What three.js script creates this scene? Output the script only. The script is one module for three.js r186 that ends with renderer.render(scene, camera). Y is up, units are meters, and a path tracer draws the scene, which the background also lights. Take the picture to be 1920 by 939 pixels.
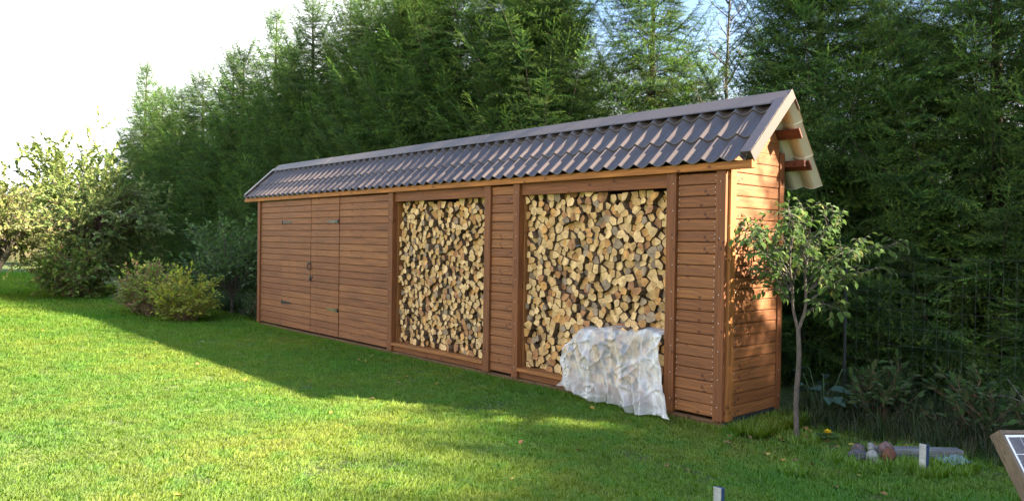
import * as THREE from 'three';
import { mergeGeometries, mergeVertices, toCreasedNormals } from 'three/addons/utils/BufferGeometryUtils.js';
import { RoundedBoxGeometry } from 'three/addons/geometries/RoundedBoxGeometry.js';

// ---------------------------------------------------------------- camera, light, exposure
const scene = new THREE.Scene();
const V = (x, y, z) => new THREE.Vector3(x, y, z);
const rad = Math.PI / 180;
const YAW = -0.8389, PITCH = -0.0140, ROLL = 0.0144;
const CAM = V(3.5201, 1.6, 5.6131);
const camera = new THREE.PerspectiveCamera(36.79, 1024 / 500, 0.05, 900);
const FWD = V(Math.sin(YAW) * Math.cos(PITCH), Math.sin(PITCH), -Math.cos(YAW) * Math.cos(PITCH));
const RIGHT = V(Math.cos(YAW), 0, Math.sin(YAW));
camera.up.copy(RIGHT).multiplyScalar(-Math.sin(ROLL)).addScaledVector(V(0, 0, 0).crossVectors(RIGHT, FWD), Math.cos(ROLL));
camera.position.copy(CAM);
camera.lookAt(CAM.clone().add(FWD));

const renderer = new THREE.WebGLRenderer({ antialias: true });
renderer.toneMapping = THREE.LinearToneMapping;
renderer.toneMappingExposure = 7.5;
renderer.shadowMap.enabled = true;

const SUN_AZ = 31 * rad, SUN_EL = 31.5 * rad;   // measured from the shed's long axis, to the rear
const SUN = V(Math.cos(SUN_EL) * Math.cos(SUN_AZ), Math.sin(SUN_EL), -Math.cos(SUN_EL) * Math.sin(SUN_AZ));
const sun = new THREE.DirectionalLight(new THREE.Color().setRGB(1.0, 0.87, 0.68), 5.0);
sun.position.copy(SUN).multiplyScalar(60);
sun.castShadow = true;
sun.shadow.radius = 2;
sun.shadow.mapSize.set(4096, 4096);
Object.assign(sun.shadow.camera, { left: -30, right: 30, top: 30, bottom: -30, near: 1, far: 140 });
sun.target.position.set(-4, 0, 1);
scene.add(sun, sun.target);

// ---------------------------------------------------------------- seeded noise
function rng(seed) {
  let a = seed >>> 0;
  return () => { a = (a + 0x6D2B79F5) | 0; let t = Math.imul(a ^ (a >>> 15), 1 | a); t = (t + Math.imul(t ^ (t >>> 7), 61 | t)) ^ t; return ((t ^ (t >>> 14)) >>> 0) / 4294967296; };
}
const hash3 = (x, y, z) => { let h = Math.imul(x | 0, 374761393) ^ Math.imul(y | 0, 668265263) ^ Math.imul(z | 0, 2147483647 ^ 0x5bd1e995); h = Math.imul(h ^ (h >>> 13), 1274126177); return ((h ^ (h >>> 16)) >>> 0) / 4294967296; };
const sm = (t) => t * t * (3 - 2 * t);
const lerp = (a, b, t) => a + (b - a) * t;
const clamp = (x, a = 0, b = 1) => Math.min(b, Math.max(a, x));
const sstep = (a, b, x) => sm(clamp((x - a) / (b - a)));
function vnoise(x, y, z = 0, px = 0, py = 0) {     // value noise, period px, py if given
  const X = Math.floor(x), Y = Math.floor(y), Z = Math.floor(z), u = sm(x - X), v = sm(y - Y), w = sm(z - Z);
  const m = (a, p) => (p ? ((a % p) + p) % p : a);
  const h = (i, j, k) => hash3(m(X + i, px), m(Y + j, py), Z + k);
  const l = (k) => lerp(lerp(h(0, 0, k), h(1, 0, k), u), lerp(h(0, 1, k), h(1, 1, k), u), v);
  return z === 0 ? l(0) : lerp(l(0), l(1), w);
}
function fbm(x, y, z = 0, oct = 4, px = 0, py = 0) {
  let s = 0, a = 0.5, n = 0;
  for (let i = 0; i < oct; i++) { s += a * vnoise(x, y, z + i * 17, px, py); n += a; x *= 2; y *= 2; px *= 2; py *= 2; a *= 0.5; }
  return s / n;
}

// ---------------------------------------------------------------- sky: air and thin cloud
{
  const W = 1024, H = 512, d = new Float32Array(W * H * 4);
  for (let j = 0; j < H; j++) {
    const el = ((j + 0.5) / H - 0.5) * Math.PI, sy = Math.sin(el), ce = Math.cos(el);
    for (let i = 0; i < W; i++) {
      const az = ((i + 0.5) / W - 0.5) * 2 * Math.PI, x = ce * Math.cos(az), z = ce * Math.sin(az);
      const up = Math.max(0, sy), hz = Math.exp(-up * 4.6);
      let r = lerp(0.075, 0.34, hz), g = lerp(0.155, 0.41, hz), b = lerp(0.33, 0.47, hz);
      const cs = clamp(x * SUN.x + sy * SUN.y + z * SUN.z, -1, 1), gl = 0.25 * Math.pow(clamp(cs), 6) + 0.5 * Math.pow(clamp(cs), 60);
      // thin high cloud on a plane overhead
      const k = 1 / (up + 0.16), cx = x * k, cz = z * k;
      let c = fbm(cx * 0.55 + 8.09, cz * 0.55 + 82.03, 0, 5);
      c = sstep(0.36, 0.60, c) * 0.9 * lerp(1, 0.45, sstep(0.35, 0.8, up));
      const far = sstep(0.30, 0.02, up) * 0.35;
      c = Math.min(1, c + far);
      r = lerp(r, 0.56, c) + gl; g = lerp(g, 0.57, c) + gl * 0.92; b = lerp(b, 0.58, c) + gl * 0.8;
      if (sy < 0) { r = 0.12; g = 0.13; b = 0.09; }
      d.set([r * 0.64, g * 0.64, b * 0.64, 1], (j * W + i) * 4);
    }
  }
  const t = new THREE.DataTexture(d, W, H, THREE.RGBAFormat, THREE.FloatType);
  t.mapping = THREE.EquirectangularReflectionMapping; t.magFilter = THREE.LinearFilter; t.needsUpdate = true;
  scene.background = t; scene.environment = t;
}

// ---------------------------------------------------------------- naming helpers
const taken = new Map();
function numbered(n) { const k = taken.get(n) || 0; taken.set(n, k + 1); return k ? `${n}_${String(k).padStart(3, '0')}` : n; }
function shadows(o) { o.traverse((m) => { if (m.isMesh) { m.castShadow = true; m.receiveShadow = true; } }); return o; }
function tag(o, label, category, group) { o.userData.label = label; o.userData.category = category; if (group) o.userData.group = group; return o; }
function thing(name, label, category, pos = [0, 0, 0], turn = 0, group) {
  const o = new THREE.Group(); o.name = numbered(name); o.position.set(...pos); o.rotation.y = turn; scene.add(o);
  return tag(o, label, category, group);
}
function part(parent, name, geo, mat) { const m = new THREE.Mesh(geo, mat); m.name = name; m.castShadow = m.receiveShadow = true; parent.add(m); return m; }
function structure(name, geo, mat) { const m = part(scene, name, geo, mat); m.userData.kind = 'structure'; return m; }
const stuff = (o) => { o.userData.kind = 'stuff'; return o; };

// ---------------------------------------------------------------- textures
function dataTex(W, H, f, srgb = true, rx = 1, ry = 1) {
  const d = new Uint8Array(W * H * 4);
  for (let j = 0; j < H; j++) for (let i = 0; i < W; i++) {
    const c = f((i + 0.5) / W, (j + 0.5) / H), o = (j * W + i) * 4;
    const v = typeof c === 'number' ? [c, c, c] : c;
    for (let k = 0; k < 3; k++) d[o + k] = clamp(v[k]) * 255;
    d[o + 3] = 255;
  }
  const t = new THREE.DataTexture(d, W, H, THREE.RGBAFormat, THREE.UnsignedByteType);
  if (srgb) t.colorSpace = THREE.SRGBColorSpace;
  t.wrapS = t.wrapT = THREE.RepeatWrapping; t.magFilter = THREE.LinearFilter; t.minFilter = THREE.LinearMipmapLinearFilter; t.generateMipmaps = true;
  t.repeat.set(rx, ry); t.needsUpdate = true;
  return t;
}
// stained softwood: 2 m along the grain by 0.4 m
const knots = []; { const r = rng(5); for (let i = 0; i < 16; i++) knots.push([r() * 2, r() * 0.4, 0.006 + r() * 0.009]); }
function grain(u, v) {
  let x = u * 2, y = v * 0.4, dk = 0;
  for (const [kx, ky, kr] of knots) {
    let dx = Math.abs(x - kx); dx = Math.min(dx, 2 - dx); let dy = y - ky; if (dy > 0.2) dy -= 0.4; if (dy < -0.2) dy += 0.4;
    const q = Math.exp(-(dx * dx) / (0.05 * 0.05)) * Math.exp(-(dy * dy) / (kr * kr * 9));
    y += Math.sign(dy) * q * kr * 0.9;
    const e = Math.hypot(dx / 1.5, dy) / kr; dk = Math.max(dk, sstep(1.15, 0.6, e));
  }
  const wob = fbm(x * 2, y * 10, 0, 3, 4, 4);
  const lines = 0.5 + 0.5 * Math.sin((y * 190 + wob * 26));
  const fine = vnoise(x * 14, y * 900, 0, 28, 360), mid = fbm(x * 3, y * 60, 5, 3, 6, 24);
  return { v: 0.70 + 0.07 * lines + 0.12 * (fine - 0.5) + 0.30 * (mid - 0.5), k: dk };
}
const woodMap = dataTex(1024, 512, (u, v) => { const g = grain(u, v); const t = g.v; return [lerp(t * 1.08 + 0.08, 0.40, g.k * 0.6), lerp(t * 1.0 + 0.06, 0.30, g.k * 0.65), lerp(t * 0.92 + 0.05, 0.24, g.k * 0.65)]; });
const woodBump = dataTex(512, 512, (u, v) => grain(u, v).v, false);
const endMap = dataTex(256, 256, (u, v) => {
  const x = u - 0.5, y = v - 0.5, r = Math.hypot(x, y), a = Math.atan2(y, x);
  const ring = 0.5 + 0.5 * Math.sin(r * 260 + 6 * vnoise(a * 2 + 9, r * 8));
  const crack = sstep(0.93, 1.0, vnoise(a * 9 + 20, r * 3)) * 0.5;
  const saw = vnoise(x * 22 + y * 170, y * 30 - x * 6), blot = fbm(x * 9 + 3, y * 9 + 7, 0, 3);
  const t = 0.80 + 0.08 * ring + 0.12 * (saw - 0.5) + 0.36 * (blot - 0.5) - crack;
  return [t + 0.02, t, t - 0.02];
});
const barkMap = dataTex(256, 256, (u, v) => {
  const n = fbm(u * 12, v * 12, 0, 4, 12, 12), l = sstep(0.62, 0.72, vnoise(u * 6, v * 40, 3, 6, 40)) * 0.55;
  return 0.55 + 0.6 * (n - 0.5) + 0.2 - l;
});
const mottle = dataTex(512, 512, (u, v) => 0.72 + 0.5 * (fbm(u * 16, v * 16, 0, 5, 16, 16) - 0.5) + 0.12 * (vnoise(u * 160, v * 160, 0, 160, 160) - 0.5));
const roughNoise = dataTex(256, 256, (u, v) => 0.75 + 0.5 * (fbm(u * 10, v * 10, 2, 4, 10, 10) - 0.5), false);
const crinkle = dataTex(1024, 1024, (u, v) => { let s = 0; for (const [f, a, o] of [[7, 0.5, 1], [15, 0.3, 9], [33, 0.2, 4]]) s += a * Math.pow(1 - Math.abs(2 * fbm(u * f, v * f * 0.29, o, 2, f, f * 0.29 | 0) - 1), 5); return s; }, false);
const filmMap = dataTex(1024, 1024, (u, v) => { let s = 0; for (const [f, a, o] of [[5, 0.55, 1], [11, 0.35, 9], [24, 0.3, 4]]) s += a * Math.pow(1 - Math.abs(2 * vnoise(u * f, v * f * 0.29, o, f, f * 0.29 | 0) - 1), 5); return 0.78 - 0.62 * Math.pow(Math.min(1, s), 1.4); }, false);
const lawnMap = dataTex(1024, 1024, (u, v) => {
  const n = fbm(u * 24, v * 24, 0, 5, 24, 24), f = vnoise(u * 340, v * 340, 0, 340, 340), p = fbm(u * 6, v * 6, 3, 3, 6, 6);
  const t = 0.62 + 0.5 * (n - 0.5) + 0.4 * (f - 0.5);
  return [t * lerp(0.66, 0.86, p), t * lerp(0.84, 0.92, p), t * 0.32];
});

const lin = (r, g, b) => new THREE.Color().setRGB(r, g, b);
const std = (o) => new THREE.MeshStandardMaterial(o);
const wood = (r, g, b, rough = 0.7) => std({ color: lin(r, g, b), map: woodMap, bumpMap: woodBump, bumpScale: 0.0012, roughness: rough });
const BOARDS = [wood(0.263, 0.109, 0.030), wood(0.295, 0.125, 0.036), wood(0.239, 0.095, 0.026), wood(0.277, 0.119, 0.037), wood(0.314, 0.139, 0.041)];
const M = {
  post: wood(0.239, 0.091, 0.023), post2: wood(0.226, 0.087, 0.022), beam: wood(0.452, 0.195, 0.036), sill: wood(0.389, 0.178, 0.043), skirt: wood(0.157, 0.095, 0.043, 0.85), jamb: wood(0.314, 0.150, 0.043),
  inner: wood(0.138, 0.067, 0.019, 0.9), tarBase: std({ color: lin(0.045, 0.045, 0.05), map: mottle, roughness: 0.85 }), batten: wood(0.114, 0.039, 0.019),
  roof: new THREE.MeshPhysicalMaterial({ color: lin(0.078, 0.060, 0.053), roughness: 0.48, roughnessMap: roughNoise, metalness: 0.0, specularIntensity: 1 }),
  roofUnder: std({ color: lin(0.45, 0.43, 0.32), roughness: 0.6 }),
  flash: new THREE.MeshPhysicalMaterial({ color: lin(0.082, 0.064, 0.056), roughness: 0.5 }),
  steel: std({ color: lin(0.22, 0.21, 0.18), roughness: 0.45, metalness: 0.8, map: mottle }), brass: std({ color: lin(0.26, 0.25, 0.11), roughness: 0.5, metalness: 0.6, map: mottle }),
  dark: std({ color: lin(0.03, 0.028, 0.026), roughness: 0.6, metalness: 0.4 }), nail: std({ color: lin(0.75, 0.74, 0.72), roughness: 0.4, metalness: 0.5 }),
};

// ---------------------------------------------------------------- geometry helpers
function boxUV(g, off = [0, 0]) {        // metre uv along the longest side, for the 2 m x 0.4 m grain
  g.computeBoundingBox(); const s = g.boundingBox.getSize(V()), ax = ['x', 'y', 'z'];
  const long = s.x >= s.y && s.x >= s.z ? 0 : s.y >= s.z ? 1 : 2, p = g.attributes.position, n = g.attributes.normal, uv = new Float32Array(p.count * 2);
  for (let i = 0; i < p.count; i++) {
    const c = [p.getX(i), p.getY(i), p.getZ(i)], m = [Math.abs(n.getX(i)), Math.abs(n.getY(i)), Math.abs(n.getZ(i))];
    const mj = m[0] > m[1] && m[0] > m[2] ? 0 : m[1] > m[2] ? 1 : 2, rest = [0, 1, 2].filter((k) => k !== long && k !== mj);
    uv[i * 2] = (mj === long ? c[rest[1] ?? rest[0]] : c[long]) / 2 + off[0]; uv[i * 2 + 1] = c[rest[0]] / 0.4 + off[1];
  }
  g.setAttribute('uv', new THREE.BufferAttribute(uv, 2)); return g;
}
let boxSeed = rng(77);
function bar(x0, x1, y0, y1, z0, z1, r = 0.004) {
  const g = new RoundedBoxGeometry(x1 - x0, y1 - y0, z1 - z0, 1, r);
  boxUV(g, [boxSeed(), boxSeed()]); g.translate((x0 + x1) / 2, (y0 + y1) / 2, (z0 + z1) / 2); return g;
}
function tube(pts, r0, r1, seg = 5) {    // tapered tube through points
  const P = [], N = [], I = [], U = [], n = pts.length; let len = 0;
  let ref = V(0.31, 0.2, 0.93);
  for (let i = 0; i < n; i++) {
    const t = (i < n - 1 ? pts[i + 1].clone().sub(pts[i]) : pts[i].clone().sub(pts[i - 1])).normalize();
    if (i) len += pts[i].distanceTo(pts[i - 1]);
    const a = ref.clone().addScaledVector(t, -ref.dot(t)).normalize(), b = V().crossVectors(t, a), r = lerp(r0, r1, i / (n - 1));
    for (let k = 0; k <= seg; k++) { const w = k / seg * 2 * Math.PI, d = a.clone().multiplyScalar(Math.cos(w)).addScaledVector(b, Math.sin(w)); P.push(pts[i].x + d.x * r, pts[i].y + d.y * r, pts[i].z + d.z * r); N.push(d.x, d.y, d.z); U.push(k / seg, len * 3); }
  }
  for (let i = 0; i < n - 1; i++) for (let k = 0; k < seg; k++) { const a = i * (seg + 1) + k, b = a + seg + 1; I.push(a, a + 1, b, a + 1, b + 1, b); }
  const g = new THREE.BufferGeometry();
  g.setAttribute('position', new THREE.Float32BufferAttribute(P, 3)); g.setAttribute('normal', new THREE.Float32BufferAttribute(N, 3)); g.setAttribute('uv', new THREE.Float32BufferAttribute(U, 2)); g.setIndex(I);
  return g;
}
function curve(pts, n) { return new THREE.CatmullRomCurve3(pts).getPoints(n); }
function prismX(shape, x0, x1) {         // a (z, y) outline pushed along x
  const s = new THREE.Shape(shape.map(([z, y]) => new THREE.Vector2(-z, y)));
  const g = new THREE.ExtrudeGeometry(s, { depth: x1 - x0, bevelEnabled: false });
  g.rotateY(Math.PI / 2); g.translate(x0, 0, 0); return g;
}

// ---------------------------------------------------------------- ground
{
  const g = new THREE.PlaneGeometry(1600, 1600, 1, 1); g.rotateX(-Math.PI / 2);
  const uv = g.attributes.uv, p = g.attributes.position; for (let i = 0; i < uv.count; i++) uv.setXY(i, p.getX(i) / 7, p.getZ(i) / 7);
  structure('ground', g, std({ color: lin(0.36, 0.36, 0.36), map: lawnMap, roughness: 0.95 }));
}

// ---------------------------------------------------------------- the shed
const L = 9.46, D = 0.88, HB = 2.216, RZ = -0.5625, RY = 2.926, X0 = -9.90, X1 = 0.255;
const EZ = 0.082, EY = 2.332, BZ = -1.137, BY = 2.14;       // front eave, rear eave
const shed = thing('woodshed', 'long brown timber shed with metal tile roof and two bays of stacked firewood', 'shed', [0, 0, 0]);

// horizontal boards, 0.1 m apart: outline (depth, height), long side along x
function boardGeo(len, seed) {
  const prof = [[0.000, 0.0015], [0.0165, 0.0015], [0.0205, 0.006], [0.0205, 0.020], [0.0165, 0.0905], [0.0125, 0.0965], [0, 0.0965]];
  const P = [], U = [], N = [], r = rng(seed), ou = r(), ov = Math.floor(r() * 4) * 0.25 + r() * 0.02, n = prof.length;
  const push = (a, b, c, uvs) => { const nn = V().crossVectors(b.clone().sub(a), c.clone().sub(a)).normalize(); [a, b, c].forEach((p, i) => { P.push(p.x, p.y, p.z); N.push(nn.x, nn.y, nn.z); U.push(...uvs[i]); }); };
  const p = (x, k) => V(x, prof[k][1], prof[k][0]);
  for (let k = 0; k < n; k++) {
    const q = (k + 1) % n, va = (prof[k][1] / 0.4) + ov, vb = (prof[q][1] / 0.4) + ov + (k === n - 1 ? 0.01 : 0);
    push(p(0, k), p(len, q), p(len, k), [[ou, va], [ou + len / 2, vb], [ou + len / 2, va]]);
    push(p(0, k), p(0, q), p(len, q), [[ou, va], [ou, vb], [ou + len / 2, vb]]);
  }
  for (let k = 1; k < n - 1; k++) { push(p(0, 0), p(0, k + 1), p(0, k), [[0, ov], [0.02, ov], [0.02, ov]]); push(p(len, 0), p(len, k), p(len, k + 1), [[0, ov], [0.02, ov], [0.02, ov]]); }
  const g = new THREE.BufferGeometry();
  g.setAttribute('position', new THREE.Float32BufferAttribute(P, 3)); g.setAttribute('normal', new THREE.Float32BufferAttribute(N, 3)); g.setAttribute('uv', new THREE.Float32BufferAttribute(U, 2));
  return g;
}
const brand = rng(41);
function boards(parent, x0, x1, y0, rows, z = 0, turn = 0, zSide = 0) {
  const len = x1 - x0 - 0.003, gs = [0, 1, 2, 3].map((k) => boardGeo(len, 100 + k * 7 + Math.floor(len * 100)));
  for (let i = 0; i < rows; i++) {
    const m = part(parent, 'siding_board', gs[Math.floor(brand() * 4)], BOARDS[Math.floor(brand() * BOARDS.length)]);
    if (turn) { m.rotation.y = Math.PI / 2; m.position.set(zSide, y0 + i * 0.1, -x0); } else m.position.set(x0 + 0.0015, y0 + i * 0.1, z + (brand() - 0.5) * 0.002);
    m.rotation.x = turn ? 0 : (brand() - 0.5) * 0.012;
  }
}
const ROWS = 21, Y0 = 0.105;
boards(shed, -9.355, -8.505, Y0, ROWS);
boards(shed, -6.565, -5.212, Y0, ROWS);
boards(shed, -3.055, -2.672, Y0, ROWS);
boards(shed, -0.495, -0.098, Y0, ROWS);
// two door leaves, each with its boards, strap hinges and latch
function strapHinge(parent, x, y, dir, mat, len) {
  const s = new THREE.Shape(); s.moveTo(0, -0.024); s.lineTo(dir * len * 0.85, -0.014); s.quadraticCurveTo(dir * len, -0.012, dir * len, 0); s.quadraticCurveTo(dir * len, 0.012, dir * len * 0.85, 0.014); s.lineTo(0, 0.024);
  const plate = new THREE.ExtrudeGeometry(s, { depth: 0.004, bevelEnabled: true, bevelSize: 0.001, bevelThickness: 0.001, bevelSegments: 1, curveSegments: 4 });
  plate.translate(x, y, 0.028);
  const pin = new THREE.CylinderGeometry(0.011, 0.011, 0.062, 10); pin.translate(x - dir * 0.008, y, 0.031);
  const bolts = [0.2, 0.5, 0.82].map((t) => { const b = new THREE.SphereGeometry(0.007, 8, 5); b.scale(1, 1, 0.5); b.translate(x + dir * len * t, y, 0.034); return b; });
  const h = part(parent, 'hinge', mergeGeometries([plate, ...bolts.map((b) => b.toNonIndexed())]), mat);
  const pm = part(parent, 'hinge_pin', pin, M.dark);
  return [h, pm];
}
for (const [x0, x1, hx, dir, mats] of [[-8.495, -7.476, -8.475, 1, [M.dark, M.steel]], [-7.464, -6.575, -6.60, -1, [M.brass, M.steel]]]) {
  const door = new THREE.Group(); door.name = 'door'; shed.add(door);
  boards(door, x0, x1, Y0, ROWS, 0.006);
  strapHinge(door, hx, 0.505, dir, mats[0], 0.34); strapHinge(door, hx, 1.84, dir, mats[1], 0.34);
  if (dir > 0) {
    const ring = new THREE.TorusGeometry(0.055, 0.007, 6, 18); ring.translate(-7.50, 1.135, 0.041); part(door, 'handle', ring, M.dark);
    part(door, 'latch_plate', bar(-7.56, -7.475, 1.175, 1.205, 0.0275, 0.033, 0.001), M.steel);
  } else {
    const hasp = bar(-7.50, -7.40, 0.955, 0.985, 0.029, 0.035, 0.001); part(door, 'hasp', hasp, M.dark);
    const body = new RoundedBoxGeometry(0.045, 0.04, 0.02, 2, 0.006); body.translate(-7.455, 0.925, 0.047);
    const arch = new THREE.TorusGeometry(0.015, 0.0035, 5, 10, Math.PI); arch.translate(-7.455, 0.945, 0.047);
    part(door, 'padlock', mergeGeometries([body, arch.toNonIndexed()]), M.dark);
  }
}
// posts on the front (the face that shows stands about 2 cm proud of the boards)
for (const [a, b] of [[-9.46, -9.362], [-5.207, -5.093], [-3.163, -3.06], [-2.668, -2.572], [-0.602, -0.500]]) part(shed, 'post', bar(a, b, 0.085, HB, -0.03, 0.046), brand() < 0.5 ? M.post : M.post2);
part(shed, 'corner_board', bar(-0.092, 0.001, 0.082, HB, 0.0, 0.040), M.post);
part(shed, 'corner_board', bar(-0.03, 0.0265, 0.082, HB + 0.04, -0.088, -0.002), M.sill);
part(shed, 'rear_post', bar(-0.03, 0.032, 0.07, 2.43, -0.885, -0.805), M.post);
// studs, headers and sills of the two bays
for (const [x0, x1] of [[-5.093, -3.163], [-2.572, -0.602]]) {
  part(shed, 'jamb', bar(x0 - 0.03, x0 + 0.016, 0.17, HB - 0.12, -0.155, -0.033), M.jamb);
  part(shed, 'jamb', bar(x1 - 0.016, x1 + 0.03, 0.17, HB - 0.12, -0.155, -0.033), M.jamb);
  part(shed, 'header_board', bar(x0 + 0.003, x1 - 0.003, HB - 0.125, HB, -0.03, 0.012), M.post);
  part(shed, 'sill', bar(x0 + 0.003, x1 - 0.003, 0.160, 0.196, -0.16, 0.052), M.sill);
  part(shed, 'sill_board', bar(x0 + 0.003, x1 - 0.003, 0.085, 0.158, -0.02, 0.014), M.post);
  part(shed, 'bay_floor', bar(x0 - 0.05, x1 + 0.05, 0.12, 0.155, -0.8, -0.165), M.inner);
}
// plinth
for (const [a, b, y] of [[-9.44, -7.2, 0.078], [-7.193, -4.6, 0.079], [-4.594, -2.3, 0.077], [-2.293, 0.0, 0.079]]) part(shed, 'plinth_board', bar(a, b, a < -7 ? 0.03 : -0.03, y, -0.05, 0.017, 0.003), M.skirt);
part(shed, 'plinth_board', bar(-0.04, 0.020, -0.03, 0.10, -0.87, -0.055, 0.003), M.tarBase);
part(shed, 'plinth_board', bar(0.0, 0.024, -0.03, 0.082, -0.052, 0.02, 0.003), M.tarBase);
// end wall: boards and, above, boards cut to the slopes
boards(shed, 0.092, 0.803, Y0, ROWS + 1, 0, 1, 0.0);
const slopeF = (RY - EY) / (RZ - EZ), slopeB = (RY - BY) / (RZ - BZ);
for (let i = 0; i < 7; i++) {
  const ya = Y0 + (ROWS + 1 + i) * 0.1 + 0.002, yb = ya + 0.0965;
  const lim = (y) => [Math.min(-0.004, RZ + (y + 0.06 - RY) / slopeF), Math.max(-0.80, RZ + (y + 0.07 - RY) / slopeB)];
  const [fa, ba] = lim(ya), [fb, bb] = lim(yb); if (fa - ba < 0.03) break;
  const g = prismX([[ba, ya], [fa, ya], [Math.max(fb, bb), yb], [Math.min(bb, fb), yb]], 0, 0.0185); boxUV(g, [brand(), brand()]);
  part(shed, 'gable_board', g, BOARDS[Math.floor(brand() * 5)]);
}
// far end and rear wall, as plain boarding out of sight, and the inside
part(shed, 'end_wall', bar(-L + 0.005, -L + 0.03, 0.08, HB, -D + 0.02, -0.035), M.post);
part(shed, 'rear_wall', bar(-L + 0.035, -0.035, 0.08, 2.42, -D, -D + 0.025), M.inner);
for (const x of [-5.15, -3.11, -2.62, -0.55]) part(shed, 'partition', bar(x - 0.012, x + 0.012, 0.16, 2.35, -D + 0.03, -0.16), M.inner);
// eaves beam
part(shed, 'eaves_beam', bar(-9.975, X1 + 0.004, HB + 0.001, HB + 0.068, 0.0, 0.072), M.beam);
part(shed, 'wall_plate', bar(-L + 0.04, 0.22, 2.30, 2.36, -D - 0.035, -D + 0.0), M.batten);
const ROOFS = [0.92, 1.0, 1.1].map((k) => { const m = M.roof.clone(); m.color.multiplyScalar(k); return m; });
// roof sheets: pressed tile pattern, wave 0.183 m, course 0.35 m
const PITCH_W = 0.183;
function waveH(x) {
  let t = ((x / PITCH_W) % 1 + 1) % 1;
  if (t < 0.05) return 1 - 0.02 * (t / 0.05) ** 2;
  if (t < 0.33) return lerp(0.98, 0.05, (t - 0.05) / 0.28);
  if (t < 0.45) return lerp(0.05, 0.0, Math.sin((t - 0.33) / 0.12 * Math.PI / 2));
  return Math.pow((t - 0.45) / 0.55, 1.7);
}
function roofSheet(waves, len, flip, lift = 0) {     // x: 0..waves*pitch, s: down the slope 0..len, height h; flip for the rear slope
  const nx = waves * 22, rows = [], phase = 0.02;
  for (let s0 = len; s0 > 0.001;) { const top = Math.max(0, s0 - 0.35 + (s0 === len ? phase : 0)); rows.unshift([top, s0]); s0 = top; }
  const P = [], I = []; let base = 0;
  const H = (x, s, a, b) => 0.046 * waveH(x) + 0.017 * clamp(1 - (b - s) / 0.33) + lift;
  rows.forEach(([a, b], ri) => {
    const ss = [a, lerp(a, b, 0.3), lerp(a, b, 0.6), lerp(a, b, 0.85), b - 0.004, b];
    ss.forEach((s, si) => { for (let i = 0; i <= nx; i++) { const x = i / nx * waves * PITCH_W; let h = H(x, Math.min(s, b - 0.004), a, b); if (si === 5) h -= 0.004; P.push(x, h, s); } });
    const strip = (r0, r1) => { for (let i = 0; i < nx; i++) { const p = r0 + i, q = r1 + i; I.push(p, q, p + 1, p + 1, q, q + 1); } };
    for (let k = 0; k < 5; k++) strip(base + k * (nx + 1), base + (k + 1) * (nx + 1));
    base += 6 * (nx + 1);
    // riser down to the next course, vertices of its own so that the edge stays sharp
    for (const dn of [0, 1]) for (let i = 0; i <= nx; i++) { const x = i / nx * waves * PITCH_W; P.push(x, dn ? (ri === rows.length - 1 ? 0.046 * waveH(x) + lift + 0.010 : 0.046 * waveH(x) + lift - 0.002) : 0.046 * waveH(x) + 0.013 + lift, b + dn * 0.001); }
    strip(base, base + nx + 1); base += 2 * (nx + 1);
  });
  const g0 = new THREE.BufferGeometry(); g0.setAttribute('position', new THREE.Float32BufferAttribute(P, 3)); g0.setIndex(I);
  const uv = new Float32Array(P.length / 3 * 2); for (let i = 0; i < P.length / 3; i++) { uv[i * 2] = P[i * 3]; uv[i * 2 + 1] = P[i * 3 + 2]; }
  g0.setAttribute('uv', new THREE.BufferAttribute(uv, 2));
  return toCreasedNormals(g0, 14 * rad);
}
function slopeMatrix(x, ridge, eave, front) {           // local x along the ridge, y out of the slope, z down it
  const z = V(0, eave[1] - ridge[1], eave[0] - ridge[0]).normalize(), xx = V(front ? 1 : -1, 0, 0), y = V().crossVectors(z, xx);
  return new THREE.Matrix4().makeBasis(xx, y, z).setPosition(x, ridge[1], ridge[0]);
}
const FL = Math.hypot(RZ - EZ, RY - EY), BL = Math.hypot(RZ - BZ, RY - BY);
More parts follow.
